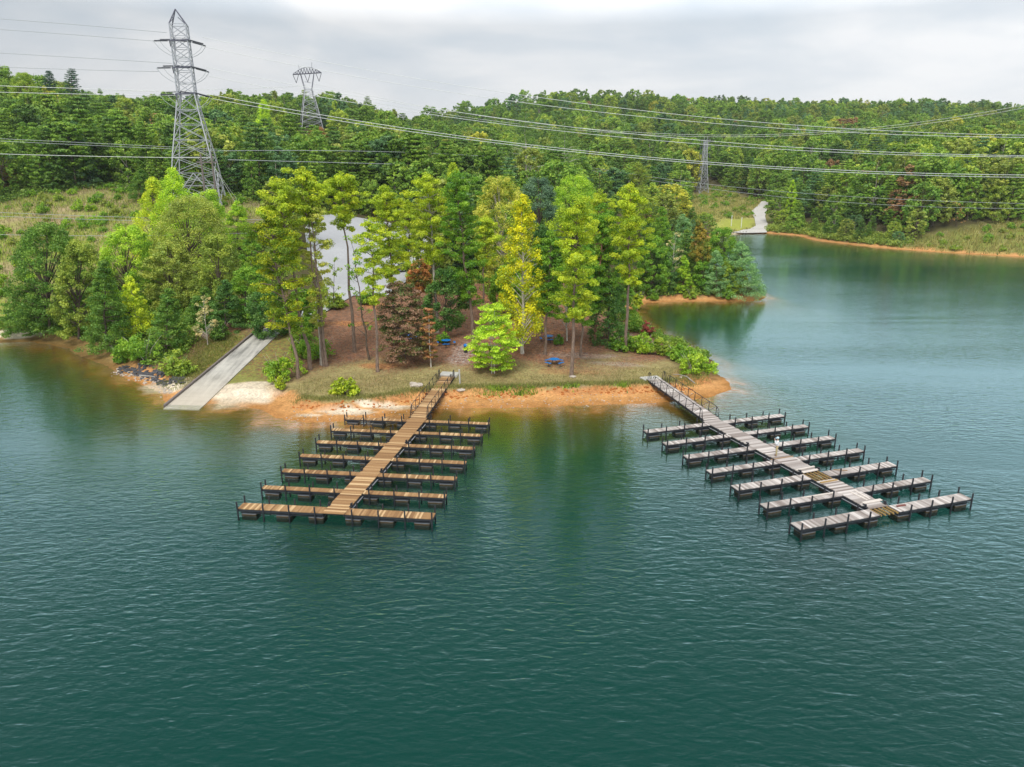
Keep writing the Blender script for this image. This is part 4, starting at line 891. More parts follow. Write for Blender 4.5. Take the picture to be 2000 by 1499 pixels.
    if kind=='dog':
        M_=max(6,int(h*(1-f)*1.25))
        for j in range(M_):
            t=(j+.4)/M_; z=h*(f+(1-f)*t); r=Rd*(1-abs(t-.30)**1.6*1.2)*rng.uniform(.85,1.1); r=max(r,.25*Rd)
            for i in range(int((8+r*5.0)*min(1,q+.2))):
                az=rng.random()*6.283; u=rng.uniform(.25,1)**.6; s=rng.uniform(.24,.38)*(Rd*.6+.3); p=(lx(z)+r*u*math.cos(az),r*u*math.sin(az),z+rng.normal()*.16-.1*r*u)
                Cc.append(p); Rr.append((s,s,s*.30))
                if i%4==0: br.append(((lx(z),0,z-.3),p))
        return Cc,Rr,br,int((76 if ls==1 else 50)*q),(.24 if ls==1 else .30)*ls,1.8,.9
    if kind=='wpine':
        M_=int(9+h*(1-f)*.42)
        for j in range(M_):
            t=(j+.5)/M_; z=h*(f+(1-f)*t*.98); r0=Rd*(1-t)**.62*min(1,.55+2.2*t)
            nb=5 if q>.6 else 4
            for i in range(nb):
                az=i*6.283/nb+j*1.9+rng.normal()*.25; r=r0*rng.uniform(.6,1.15); rise=.18*r
                e=(lx(z)+r*math.cos(az),r*math.sin(az),z+rise); br.append(((lx(z),0,z-.1*r),e))
                for u in (.97,.66,.36)[:3 if r>1.6 else 2]:
                    s=rng.uniform(.22,.34)*(Rd*.42+.7); Cc.append((lx(z)+(e[0]-lx(z))*u+rng.normal()*.2,e[1]*u+rng.normal()*.2,z+rise*u*u)); Rr.append((s,s,s*.36))
        return Cc,Rr,br,int(34*q),.42*ls,2.8,.75
    if kind=='sparse':
        for i in range(26):
            t=rng.random(); z=h*(f+(1-f)*t); r=Rd*(1-.6*t)*rng.uniform(.4,1.); az=rng.random()*6.283; p=(lx(z)+r*math.cos(az),r*math.sin(az),z)
            br.append(((lx(z),0,z-.7*r),p)); s=rng.uniform(.3,.55); Cc.append(p); Rr.append((s,s,s*.7))
        return Cc,Rr,br,20,.30,1.7,.5
def trunk_mb(h,f,lean,br,rng,thin=1.,maxbr=60,top=.97,twin=False):
    b=MB(); r0=(.0095*h+.03)*thin*(.72 if twin else 1); n=9; wob=rng.normal(size=(n,2))*.012*h*.5; wob[0]=0
    for tw in ((-1,1) if twin else (0,)):
        pts=[(lean*(i/(n-1)*top)**1.15+wob[i,0]+tw*(.16+.10*i/(n-1)),wob[i,1]*(1 if tw>=0 else -1),-.5 if i==0 else h*top*i/(n-1)) for i in range(n)]
        b.tube(pts,[r0*(1.25 if i==0 else 1)*(1-.86*i/(n-1)) for i in range(n)],7)
    for a,c in br[:maxbr]:
        a=Vector(a);c=Vector(c); mid=a.lerp(c,.55)+Vector((0,0,.06*(c-a).length)); rr=min(r0*.5,.018*(c-a).length+.018); b.tube([a,mid,c],[rr,rr*.6,rr*.2],4,cap=False)
    return b
BARK=dict(pine=(.23,.175,.145),pale=(.44,.41,.37),white=(.62,.60,.56),dark=(.13,.105,.085),red=(.30,.165,.115))
KIND=dict(pine='pine_tree',wpine='pine_tree',cedar='conifer_tree',oak='broadleaf_tree',poplar='broadleaf_tree',dog='broadleaf_tree',sparse='broadleaf_tree')
CAT=dict(pine='pine tree',wpine='pine tree',cedar='conifer',oak='tree',poplar='tree',dog='tree',sparse='tree')
def build_tree(kind,h,Rd,f,lean,seed,q=1.,ls=1.,twin=False,thin=1.,maxbr=60):
    rng=np.random.default_rng(seed); Cc,Rr,br,n,sz,el_,up=crown(kind,h,Rd,f,lean,rng,q,ls)
    V,F,T=leaves(Cc,Rr,max(6,n),sz,el_,rng,up); cm=npmesh('crown',V,F,T); cm.materials.append(M['leaf'])
    return cm,trunk_mb(h,f,lean,br,rng,thin,maxbr,twin=twin)
OCC=[]
GAIN=1.75
def hand_tree(i,kind,colr,x,y,h,Rd,f,lean,label):
    while gz(x,y)<.75: y+=.6
    if 24<x<66 and 138<y<200: h*=1.22; Rd*=1.15
    z=gz(x,y); tw='twin' in label or 'two white stems' in label
    cm,tb=build_tree(kind,h,Rd,f,lean,100+i,twin=tw,q=.62 if colr=='tan' else .72 if 'slender' in label else 1.,thin=.8 if kind in('sparse','dog') else (1.0 if h>12 else .8))
    r=empty(KIND[kind],(x,y,z),0,label,CAT[kind])
    if colr in TWO: cm.materials[0]=M['leaf_'+colr]
    bk='pine' if kind in('pine','wpine') else 'dark'
    for key,w in (('white','white'),('pale t','pale'),('pale for','pale'),('whitish','white'),('reddish','red'),('thin pine','pine')):
        if key in label: bk=w
    t=tb.build('trunk','bark',r); t.color=(*BARK[bk],1)
    c=link('crown',cm,None,r); c.color=(*[v*GAIN for v in COL[colr]],1); OCC.append((x,y,Rd)); return r
TREES=[
('pine', 'gold', -25.8, 82.2, 19.6, 3.8, 0.27, -1.8, 'leaning golden yellow pine nearest the concrete ramp'),
('pine', 'yg', -25.0, 84.8, 22.7, 3.3, 0.56, -2.3, 'tall yellow green pine just behind the golden leaning pine'),
('pine', 'yg', -23.3, 85.8, 23.6, 2.3, 0.73, -0.9, 'tall thin pine with twin bare trunk, small tuft of needles on top'),
('pine', 'tan', -23.9, 86.2, 20.0, 2.1, 0.24, 0.4, 'thin half bare pine with pale tan needles beside the grey lot'),
('pine', 'yg', -20.7, 90.8, 22.5, 2.8, 0.69, -0.3, 'tall slim pine with bare trunk crossing the grey lot'),
('sparse', 'mid', -18.2, 88.1, 15.4, 2.0, 0.27, -1.5, 'thin crooked sapling with few leaves in front of the grey lot'),
('pine', 'yg', -16.5, 84.0, 18.3, 1.9, 0.44, 0.0, 'slender feathery pine nearest the bank left of the maroon tree'),
('pine', 'yg', -16.7, 99.9, 19.8, 2.9, 0.32, -0.5, 'bushy topped pine at the right edge of the grey lot'),
('pine', 'yg', -10.6, 99.0, 21.7, 3.5, 0.43, -0.9, 'tall open pine with pale trunk behind the maroon tree'),
('pine', 'mid', -5.4, 96.4, 22.4, 3.3, 0.21, -2.0, 'dense dark pine left of the yellow tree with trunk by the blue bin'),
('pine', 'yg', -4.7, 114.6, 13.6, 2.8, 0.44, 0.6, 'pine with straight grey trunk standing on the red soil'),
('poplar', 'yg', -11.8, 150.0, 20.7, 4.9, 0.03, -0.0, 'pointed yellow green poplar behind the open pine'),
('oak', 'yel2', -1.4, 125.0, 19.2, 5.1, 0.03, -1.1, 'broad lime and yellow tree with pale forked limbs'),
('poplar', 'yel', 1.4, 91.0, 20.7, 4.3, 0.12, -0.1, 'bright yellow tree with whitish trunk'),
('oak', 'blue', 5.6, 150.0, 18.1, 5.4, 0.03, -0.4, 'rounded blue green tree behind the bright yellow tree'),
('oak', 'bright', 15.0, 165.0, 17.4, 6.1, 0.17, -0.7, 'round topped bright green tree behind the tallest front pine'),
('pine', 'yg', 7.2, 83.2, 21.2, 3.4, 0.33, 0.4, 'big yellow green pine nearest the water, right of the blue tables'),
('pine', 'mid', 9.0, 90.6, 14.3, 2.4, 0.27, 0.1, 'thin pine with broken low branch behind the big front pine'),
('pine', 'mid', 4.3, 90.8, 15.8, 2.3, 0.3, 0.8, 'thin dark pine beside the upper blue table'),
('pine', 'dark', 4.3, 101.0, 15.3, 2.2, 0.3, 0.1, 'dark pine behind the upper blue table'),
('oak', 'bright', 7.7, 97.4, 11.5, 2.4, 0.26, -0.7, 'small leafy tree with white trunk between the pines'),
('pine', 'mid', 11.6, 97.3, 18.6, 3.2, 0.27, 0.7, 'dark pine with reddish trunk leaning right'),
('pine', 'yg', 15.4, 93.7, 21.8, 3.2, 0.41, -0.3, 'tall pine with long bare trunk closest to the right cove'),
('cedar', 'dark', 13.7, 97.7, 14.1, 3.3, 0.03, -0.7, 'dark green dense tree behind the tall right pine'),
('cedar', 'mid', 17.2, 108.7, 9.9, 2.7, 0.03, -0.2, 'mid green dense tree at the edge of the right cove'),
('pine', 'yg', 15.7, 135.0, 19.9, 3.5, 0.31, 0.5, 'yellow green pine behind the leaning reddish pine'),
('dog', 'maroon', -13.5, 86.9, 10.4, 3.5, 0.1, -0.2, 'wide maroon leaved tree with layered branches'),
('dog', 'rust', -10.1, 85.6, 7.7, 1.0, 0.15, -0.2, 'slim rust coloured sapling with white trunk by the gangway'),
('oak', 'dark', -9.5, 98.0, 9.6, 3.2, 0.12, 0.5, 'dark green leafy tree between the maroon tree and the path'),
('oak', 'orange', -14.7, 111.2, 7.6, 1.9, 0.27, 0.3, 'small orange leaved tree beside the parked car'),
('dog', 'lime2', -2.3, 83.8, 8.7, 3.1, 0.1, -0.1, 'bright green layered tree with two white stems by the path'),
('oak', 'mid', -1.2, 108.0, 8.2, 2.5, 0.03, 0.4, 'leafy green tree left of the bright yellow trunk'),
('oak', 'yg', 3.7, 112.0, 6.4, 2.9, 0.03, -0.1, 'yellow green leafy tree beside the whitish trunk'),
('oak', 'mid', -26.3, 160.0, 3.3, 3.0, 0.03, 0.7, 'small green tree on the edge of the grey lot'),
('oak', 'dark2', -71.6, 107.2, 17.2, 5.2, 0.03, 2.7, 'largest dark green tree at the left cove shore'),
('dog', 'dark2', -76.1, 108.1, 7.6, 3.8, 0.03, 1.9, 'low spreading green tree at the far left waterline'),
('oak', 'olive', -65.4, 104.1, 15.0, 3.5, 0.03, 2.8, 'olive green tree between two darker trees on left shore'),
('cedar', 'dark2', -57.5, 97.4, 12.8, 3.5, 0.03, 1.7, 'dark green dense tree behind the small yellow conical tree'),
('poplar', 'lime', -54.6, 101.9, 9.2, 2.6, 0.08, -0.3, 'small yellow conical tree with pale trunk on left shore'),
('oak', 'bright', -61.4, 112.0, 14.8, 4.3, 0.11, 1.7, 'bright green rounded tree above the small yellow conical tree'),
('oak', 'olive2', -54.8, 120.0, 16.7, 6.1, 0.03, 2.2, 'large olive tree in front of the pylon'),
('oak', 'olive2', -54.3, 112.0, 11.1, 3.8, 0.03, 0.7, 'olive brown tinged tree beside the large olive tree'),
('oak', 'bright', -56.0, 130.0, 14.9, 4.1, 0.07, 2.0, 'bright green tree touching the right foot of the tallest pylon'),
('oak', 'olive', -45.0, 108.0, 12.7, 3.9, 0.03, 1.1, 'olive green tree above the ramp lawn'),
('poplar', 'lime', -70.1, 140.0, 15.9, 4.8, 0.03, 2.1, 'left of two pointed lime trees before the pylon'),
('poplar', 'lime2', -65.0, 138.0, 16.8, 5.9, 0.03, 2.0, 'taller right one of two pointed lime trees before the pylon'),
('cedar', 'dark2', -45.8, 103.0, 5.9, 3.2, 0.03, 1.1, 'dark conifer behind the pale sapling'),
('cedar', 'dark', -41.2, 100.0, 7.5, 2.8, 0.03, 0.9, 'dark conifer at the top of the ramp lawn'),
('cedar', 'dark2', -47.2, 94.2, 9.1, 3.1, 0.03, 1.6, 'dark green conifer right of the small yellow conical tree'),
('sparse', 'tan2', -41.7, 94.8, 6.7, 1.8, 0.21, 0.2, 'pale thin sapling with white stem on the ramp lawn'),
('cedar', 'bright', -53.3, 140.0, 9.9, 4.0, 0.03, 0.8, 'bright green conifer right of the pylon feet'),
('cedar', 'mid', -44.3, 120.0, 11.4, 3.0, 0.03, 1.4, 'green conifer left of the golden leaning pine'),
('oak', 'dark', -33.7, 97.3, 6.8, 3.2, 0.05, -0.0, 'dark tree overhanging the head of the ramp'),
('oak', 'mid', -39.6, 104.0, 8.4, 3.0, 0.03, 0.7, 'green tree at the left side of the ramp head'),
('oak', 'mid', -29.0, 94.6, 7.6, 1.8, 0.04, 0.9, 'small green tree hiding the drive behind the leaning pine'),
('oak', 'yg2', -28.8, 101.0, 5.8, 1.6, 0.03, 0.6, 'small yellow green tree left of the twin trunks'),
('sparse', 'yg2', -27.9, 109.8, 8.0, 1.9, 0.06, 0.7, 'thin sapling at the front edge of the grey lot'),
('pine', 'yg', -18.5, 128.0, 14.2, 2.8, 0.03, 0.3, 'slim pine between the bushy topped pine and the open pine'),
('cedar', 'bluegreen', 42.0, 144.6, 7.3, 2.9, 0.03, -0.8, 'blue green pine at the middle of the headland shore'),
('cedar', 'bluegreen', 47.4, 144.6, 8.9, 4.2, 0.03, -1.6, 'broad blue green pine near the headland tip'),
('cedar', 'yg2', 52.8, 152.4, 7.9, 2.4, 0.03, -1.9, 'yellow green bush like tree at the headland tip'),
('cedar', 'mid', 54.4, 163.0, 10.5, 3.1, 0.18, -1.5, 'slim pointed pine on the outer headland edge'),
('poplar', 'orange2', 40.0, 148.6, 11.7, 2.4, 0.42, -1.9, 'orange tinged tree with thin trunk on the headland'),
('oak', 'mid', 47.9, 160.0, 10.3, 3.5, 0.03, -1.4, 'rounded green tree upper right on the headland'),
('sparse', 'tan2', 32.9, 146.9, 10.0, 2.6, 0.32, 0.3, 'pale tan sparse tree on the headland'),
('cedar', 'bluegreen', 39.7, 165.0, 10.5, 3.8, 0.03, -1.0, 'pale blue green pine on the crest of the headland'),
('cedar', 'mid', 33.5, 160.0, 11.3, 3.2, 0.03, -0.7, 'pointed green pine left on the headland crest'),
('oak', 'mid', 28.5, 144.5, 9.8, 3.1, 0.03, -0.2, 'green leafy tree at the inner end of headland beach'),
('oak', 'dark', 31.7, 146.0, 7.5, 2.5, 0.03, -1.5, 'dark leafy tree above the headland beach'),
('cedar', 'bright', 35.5, 146.3, 6.3, 2.1, 0.03, -0.4, 'small bright green conifer on the headland beach'),
('oak', 'mid', 39.2, 146.3, 5.5, 1.9, 0.03, -0.2, 'small green tree beside the bare earth of the headland'),
('oak', 'yg2', 45.3, 145.3, 5.6, 2.3, 0.03, -0.7, 'yellow green small tree between blue green pines'),
('cedar', 'dark', 28.7, 150.0, 11.1, 3.0, 0.03, -0.9, 'dark conifer right of the tall bare pine'),
('pine', 'olive', 29.5, 165.0, 13.2, 4.0, 0.09, -0.9, 'olive pine right of the tall bare pine'),
('wpine', 'wp', 4.8, 245.0, 29.3, 8.6, 0.03, -0.5, 'tallest white pine above the wood, rising to the skyline'),
('wpine', 'wp', 17.8, 245.0, 29.3, 8.2, 0.03, -0.8, 'tall white pine right of the tallest one'),
('wpine', 'wp', 0.0, 255.0, 25.1, 5.3, 0.07, -8.6, 'smaller white pine left of the tallest one'),
('oak', 'rust', -86.2, 330.0, 19.9, 5.5, 0.44, 1.1, 'rust brown round tree below the second pylon'),
('oak', 'redtree', -65.8, 250.0, 9.6, 3.0, 0.03, 0.8, 'dark red round tree behind the grey lot'),
('sparse', 'redtree', -35.2, 240.0, 9.9, 1.5, 0.19, 0.4, 'thin red tree at the edge of the wood'),
('poplar', 'lime2', -100.2, 300.0, 29.7, 5.8, 0.3, 2.5, 'tall pointed lime tree left of the second pylon'),
('poplar', 'yg2', -74.4, 235.0, 13.3, 3.9, 0.03, 0.4, 'pointed yellow green tree behind the golden pine'),
('poplar', 'yg2', -46.7, 245.0, 16.5, 4.4, 0.03, 0.4, 'pointed green tree behind the grey lot'),
('oak', 'olive2', -95.1, 270.0, 18.2, 8.2, 0.03, 1.5, 'wide olive oak right of the pylon'),
('dog', 'rust2', -140.6, 205.0, 6.8, 4.0, 0.03, 1.7, 'rust and brown tree at the left edge of the dry grass'),
('poplar', 'lime2', 122.7, 320.0, 17.5, 3.2, 0.14, -1.1, 'pointed lime tree on the far wooded shore'),
('sparse', 'rust', 156.1, 255.0, 8.3, 4.0, 0.03, -1.5, 'dead brown tree on the far right bank'),
('wpine', 'wpdark', -198.3, 340.0, 26.2, 4.6, 0.58, 4.2, 'larger lone pine on the left skyline'),
('wpine', 'wpdark', -204.9, 335.0, 22.2, 3.4, 0.65, 3.7, 'smaller lone pine on the left skyline'),
('oak', 'yg2', -194.5, 300.0, 25.7, 5.3, 0.42, 4.0, 'yellow green tree crown on the left hilltop'),
('pine', 'olive', 43.1, 245.0, 18.7, 4.5, 0.46, -1.6, 'pine with rusty top and tall bare trunk by the wood'),
('cedar', 'dark2', -96.2, 190.0, 8.1, 3.5, 0.14, 1.2, 'dark bushy conifer at the right end of the dry grass')]
BUSHES=[
('yg2', -27.6, 110.5, 2.6, 1.9, 'pale green bush at the front edge of the grey lot'),
('mid2', -23.0, 112.5, 2.4, 1.6, 'green bush at the front right corner of the grey lot'),
('yg2', -31.3, 116.5, 2.4, 1.7, 'small bush at the left front corner of the grey lot'),
('bright', -28.1, 82.2, 3.4, 2.4, 'big bright green bush right of the ramp'),
('yg', -26.7, 78.5, 1.6, 0.8, 'small yellow green shrub below the big ramp bush'),
('yg', -18.6, 76.3, 2.4, 1.7, 'rounded yellow green bush alone on the bank'),
('mid2', -25.3, 88.6, 2.8, 3.3, 'wide green bush behind the pine trunks'),
('bright', 22.4, 84.7, 3.1, 2.3, 'bright green bush near the right gangway'),
('mid', 14.9, 94.0, 2.7, 1.8, 'dark green shrub left end of the cove hedge'),
('bright', 17.6, 94.1, 2.8, 2.1, 'green shrub beside the tall bare pine trunk'),
('yg2', 20.1, 93.8, 2.4, 1.8, 'yellow green shrub in the middle of the cove hedge'),
('mid2', 22.0, 91.4, 2.2, 1.8, 'green shrub near the right end of the cove hedge'),
('redtree', 20.6, 106.9, 2.3, 1.0, 'red leaved shrub by the cove'),
('yg', 23.8, 133.3, 3.8, 1.5, 'yellowish shrub at the inner cove shore'),
('mid', 6.5, 95.5, 1.4, 1.0, 'low green sapling beside the upper blue table'),
('mid2', -48.0, 90.1, 4.2, 3.1, 'grey green bush at the left shoreline'),
('yg2', -41.2, 84.7, 3.1, 2.3, 'yellow green shrub beside the dark stones'),
('mid', -52.6, 92.7, 2.9, 1.5, 'small green bush at the left waterline'),
('dark2', -40.2, 96.1, 2.8, 1.7, 'dark shrub at the edge of the ramp lawn'),
('mid2', -79.6, 112.4, 3.2, 2.1, 'green shrub at the foot of the dry hillside'),
('mid2', -9.2, 94.6, 1.6, 1.0, 'small green shrub over the lower blue table'),
('yg2', -28.5, 90.7, 2.3, 1.2, 'pale shrub between the ramp and the pine trunks'),
('mid', 43.6, 143.6, 2.5, 1.5, 'low green shrub on the headland beach'),
('yg2', 36.4, 143.6, 2.5, 1.4, 'low yellow green shrub on the headland beach'),
('mid', 28.2, 141.9, 2.8, 1.6, 'low dark shrub at the inner headland beach')]

for i,(k,c,x,y,h,Rd,f,ln,lab) in enumerate(TREES): hand_tree(i,k,c,x,y,h,Rd,f,ln,lab)
def shrub_mesh(h,Rd,seed,n=46):
    rng=np.random.default_rng(seed); Cc,Rr=[],[]
    lob=[(rng.normal()*.38*Rd,rng.normal()*.3*Rd,rng.uniform(.45,.85)) for _ in range(4)]+[(0,0,1.)]
    for lx_,ly,k in lob:
        for i in range(int(9+6*k)):
            d=rng.normal(size=3); d/=np.linalg.norm(d); d[2]=abs(d[2])*.95+.05-.2*(rng.random()<.3)
            Cc.append((lx_+d[0]*Rd*.62*k,ly+d[1]*Rd*.55*k,max(.12,h*(.12+.80*k*max(0,d[2])))))
            s=rng.uniform(.2,.34)*(Rd*.62+.25); Rr.append((s,s,s*.8))
    V,F,T=leaves(Cc,Rr,n,min(.26,.11*Rd+.08),1.7,rng,.5); V[:,2]=np.maximum(V[:,2],.02)
    b=MB()
    for i in range(7):
        a=rng.random()*6.283; b.tube([(0,0,-.2),(.3*Rd*math.cos(a),.3*Rd*math.sin(a),.45*h),(.75*Rd*math.cos(a),.75*Rd*math.sin(a),.85*h)],[.035,.025,.01],4)
    cm=npmesh('foliage',V,F,T); cm.materials.append(M['leaf']); return cm,b
for i,(c,x,y,h,Rd,lab) in enumerate(BUSHES):
    cm,b=shrub_mesh(h,Rd,500+i); r=empty('shrub',(x,y,max(gz(x,y),.1)),0,lab,'shrub'); t=b.build('stems','bark',r); t.color=(*BARK['pale'],1)
    o=link('foliage',cm,None,r); o.color=(*[1.5*v for v in COL[c]],1)
# shrubs scattered over the dry hillside and the far clearing
def protos_shrub(n,s0,h,Rd): return [(shrub_mesh(h,Rd,s0+k,26)) for k in range(n)]
SP=[]
for k in range(4):
    cm,b=shrub_mesh(1.6,1.5,900+k,26); SP.append((cm,b))
first={}
rs=random.Random(5)
def scatter(poly,n,names,group,where,smin,smax,reject=None,tries=4000):
    P=np.array(poly); lo,hi=P.min(0),P.max(0); got=[]
    for _ in range(tries):
        if len(got)>=n: break
        x,y=rs.uniform(lo[0],hi[0]),rs.uniform(lo[1],hi[1])
        if not inpoly([(x,y)],poly)[0] or any((x-a)**2+(y-b_)**2<9 for a,b_,_ in got) or any((x-a)**2+(y-b_)**2<(r_+.8)**2 for a,b_,r_ in OCC): continue
        if reject and reject(x,y): continue
        # must be in front of the lens
        dep=y*.9583-(gz(x,y)-CAMZ)*.2857
        if abs(FPX*x/dep)>1030: continue
        got.append((x,y,0)); k=rs.randrange(4); nm=rs.choice(names); s=rs.uniform(smin,smax)
        r=empty('shrub',(x,y,gz(x,y)),rs.uniform(0,6.28),None,'shrub',group); r.scale=(s,s,s*rs.uniform(.8,1.3))
        if k not in first:
            t=SP[k][1].build('stems','bark',r); t.color=(*BARK['pale'],1); o=link('foliage',SP[k][0],None,r); first[k]=(t,o)
        else:
            t,o=[q.copy() for q in first[k]]
            for q in (t,o): C.objects.link(q); q.parent=r
        o.color=(*[1.5*v for v in COL[nm]],1); px=1000+FPX*x/dep; SHR.append((r,px,dep,nm,where,s))
SHR=[]
scatter(HILL,120,['bright','mid2','mid2','olive2','yg2','mid2'],"shrubs on the dry grass hillside","on the dry grass hillside",.55,1.35,reject=lambda x,y:y<150 and x>-72)
scatter(CLEAR,60,['olive2','olive2','yg2','yg2','mid2'],"shrubs in the far clearing","in the far clearing below the slim pylon",.9,2.0,reject=lambda x,y:inpoly([(x,y)],TRACK)[0] or (inpoly([(x,y)],FARGRASS)[0]))
scatter(BANK,22,['yg2','mid2','olive2'],"shrubs on the far right grass bank","on the grass bank at the right edge",.6,1.3,reject=lambda x,y:gz(x,y)<.6)
WORD=dict(bright='bright green',mid2='green',olive2='olive',yg2='yellow green',mid='mid green',olive='dull olive')
def spots(items):
    """items: (obj,px,depth,words,where,size). labels name size, colour, place and order so that each points at one thing"""
    by={}
    for it in items: by.setdefault((it[3],it[4]),[]).append(it)
    ordn=['leftmost','second from left','third from left','fourth from left','fifth from left','sixth from left','seventh from left','eighth from left','ninth from left','tenth from left']
    for (w,wh),l in by.items():
        l.sort(key=lambda q:q[1])
        if len(l)==1: l[0][0]['label']=f"only {WORD.get(w,w)} {NOUN(l[0])} {wh}"; continue
        for i,q in enumerate(l):
            pos=ordn[i] if i<len(l)/2 and i<10 else (ordn[len(l)-1-i].replace('left','right') if len(l)-1-i<10 else f"number {i+1} from left")
            q[0]['label']=f"{pos} {WORD.get(w,w)} {NOUN(q)} {wh}"
NOUN=lambda it:'shrub'
# split by near / far rows so each ordered row stays short
def rows(items,n):
    it=sorted(items,key=lambda q:q[2]); names=['nearest row','second row','middle row','fourth row','farthest row'] if n==5 else ['front row','middle row','back row']
    for i,q in enumerate(it): 
        k=names[min(n-1,i*n//len(it))]; yield (q[0],q[1],q[2],q[3],q[4]+' '+k,q[5])
for wh in sorted(set(q[4] for q in SHR)): spots(list(rows([q for q in SHR if q[4]==wh],3)))
# ---------------------------------------------------------------- the woods
def wood_points():
    out=[]
    for y0,y1,s in ((60,330,6.6),(330,560,8.2),(560,1150,11.5)):
        xs=np.arange(-1150,1150,s); ys=np.arange(y0,y1,s); g=np.stack(np.meshgrid(xs,ys),-1).reshape(-1,2)+RNG.uniform(-.42,.42,(len(xs)*len(ys),2))*s
        g=g[np.abs(g[:,0])<g[:,1]*.86+30]; out.append(g)
    g=np.vstack(out); z,sd=ground_at(g); ok=(sd>np.where((g[:,0]>18)&(g[:,1]<330),3.2,5))&(g[:,1]<1150)
    for pl in (HILL,CLEAR,BANK,PARK): ok&=~inpoly(g,pl)
    lot=soft(g,LOT,3.)+soft(g,ROAD,5.)+soft(g,TRACK,3.)+soft(g,FARGRASS,3.); ok&=lot<.05
    ok&=~((g[:,1]<128)&(g[:,0]>-60)&(g[:,0]<30)); ok&=~((g[:,0]>-62)&(g[:,0]<-18)&(g[:,1]<188)&(g[:,1]>115)&(RNG.random(len(g))<.55))
    ok&=~((g[:,0]>-80)&(g[:,0]<-50)&(g[:,1]>140)&(g[:,1]<178)); ok&=~((g[:,0]>-82)&(g[:,0]<-44)&(g[:,1]<144)); ok&=~((np.abs(g[:,0]-.2585*g[:,1])<8)&(g[:,1]>325)&(g[:,1]<421)); ok&=~((np.abs(g[:,0]+.266*g[:,1])<11)&(g[:,1]>335)&(g[:,1]<428))
    for x,y,r in OCC: ok&=((g[:,0]-x)**2+(g[:,1]-y)**2)>(r*.75+1.6)**2
    return g[ok],z[ok],sd[ok]
G,GZ,GS=wood_points()
hr=RNG.uniform(.62,1.32,len(G))*(1+.16*wave2(G[:,0]+11,G[:,1]+5,.05)); edge=np.clip(GS/22,.42,1); TH_=16.5*hr*edge
stand=wave2(G[:,0],G[:,1],.028)+.5*wave2(G[:,0]+70,G[:,1],.07); rr=RNG.random(len(G))
lefthill=(G[:,0]<-62)&(G[:,1]<345)
pineP=np.where(lefthill,np.where(GZ<44,.74,.25),np.where(G[:,1]>560,.30,.36)+.42*stand)
head=(G[:,0]>18)&(G[:,1]<260)&(G[:,0]<64); TH_=np.where(head,np.minimum(TH_*1.2,np.where(G[:,1]>152,6.8,10.5)*hr),TH_)
small=(G[:,1]<215)&(G[:,0]>-60)&(G[:,0]<20); TH_=np.where(small,TH_*.8,TH_)
isp=rr<pineP
ctr=np.cos(R(PITCH)),np.sin(R(PITCH))
def proj(x,y,z):
    dp=y*ctr[0]-(z-CAMZ)*ctr[1]; u=y*ctr[1]+(z-CAMZ)*ctr[0]; return 1000+FPX*x/dp,749.5-FPX*u/dp,dp
# what the lens sees of each tree: front to back cover on a coarse grid
cell=5; CV=np.zeros((1500//cell+1,2000//cell+1),bool); vis=np.zeros(len(G),int)
hand=[(x,y,h,Rd,f,-1) for (k,c,x,y,h,Rd,f,ln,lab) in TREES]
RADF=np.where(isp,.235,.30)*TH_
allt=hand+[(G[i,0],G[i,1],TH_[i],RADF[i],.12,i) for i in range(len(G))]
zof=dict((j,gz(t[0],t[1])) for j,t in enumerate(hand))
for j,t in sorted(enumerate(allt),key=lambda q:q[1][1]):
    x,y,h,Rd,f,i=t; z=zof[j] if i<0 else GZ[i]
    x0,yt,dp=proj(x,y,z+h); _,yb,_=proj(x,y,z+h*f); w=FPX*Rd/dp
    a,b_=int(max(0,(x0-w)/cell)),int(min(CV.shape[1],(x0+w)/cell+1)); c_,d_=int(max(0,yt/cell)),int(min(CV.shape[0],yb/cell+1))
    if a>=b_ or c_>=d_: continue
    yy,xx=np.mgrid[c_:d_,a:b_]; m_=((xx*cell+2-x0)/max(w,3))**2+((yy*cell+2-(yt+yb)/2)/max((yb-yt)/2,3))**2<1.05
    s=CV[c_:d_,a:b_]
    if i>=0: vis[i]=int((m_&~s).sum())
    s|=m_
order=np.argsort(-vis); n_p=n_b=0; chosen=[]
for i in order:
    if vis[i]<2: break
    if isp[i] and n_p<150: n_p+=1; chosen.append(i)
    elif not isp[i] and n_b<230: n_b+=1; chosen.append(i)
PR={}
def proto(kind,h,Rd,f,seed,q,ls):
    cm,tb=build_tree(kind,h,Rd,f,0,seed,q=q,ls=ls,maxbr=14); return cm,tb,h,Rd
PINES=[('wpine',17,4.6,.04,1,.8,1.5),('wpine',16,4.9,.06,2,.8,1.5),('pine',17,4.2,.26,3,.8,1.6),('cedar',15,4.0,.02,4,.6,1.7),('wpine',18,4.2,.05,6,.75,1.5)]
BROAD=[('oak',16,5.2,.05,5,.5,1.8),('oak',15,4.8,.03,7,.5,1.8),('oak',17,5.4,.08,8,.5,1.8),('poplar',18,4.2,.03,9,.55,1.8),('oak',14,5.2,.02,10,.5,1.8)]
PRB=[proto(*a) for a in PINES]; BRB=[proto(*a) for a in BROAD]
made={}; FCROWN=[None]*10; ITEMS=[]
FW=dict(dark='dark green',mid='deep green',green='mid green',olive='olive',light='light green',yellow='yellow green',blue='blue green',rust='rust brown')
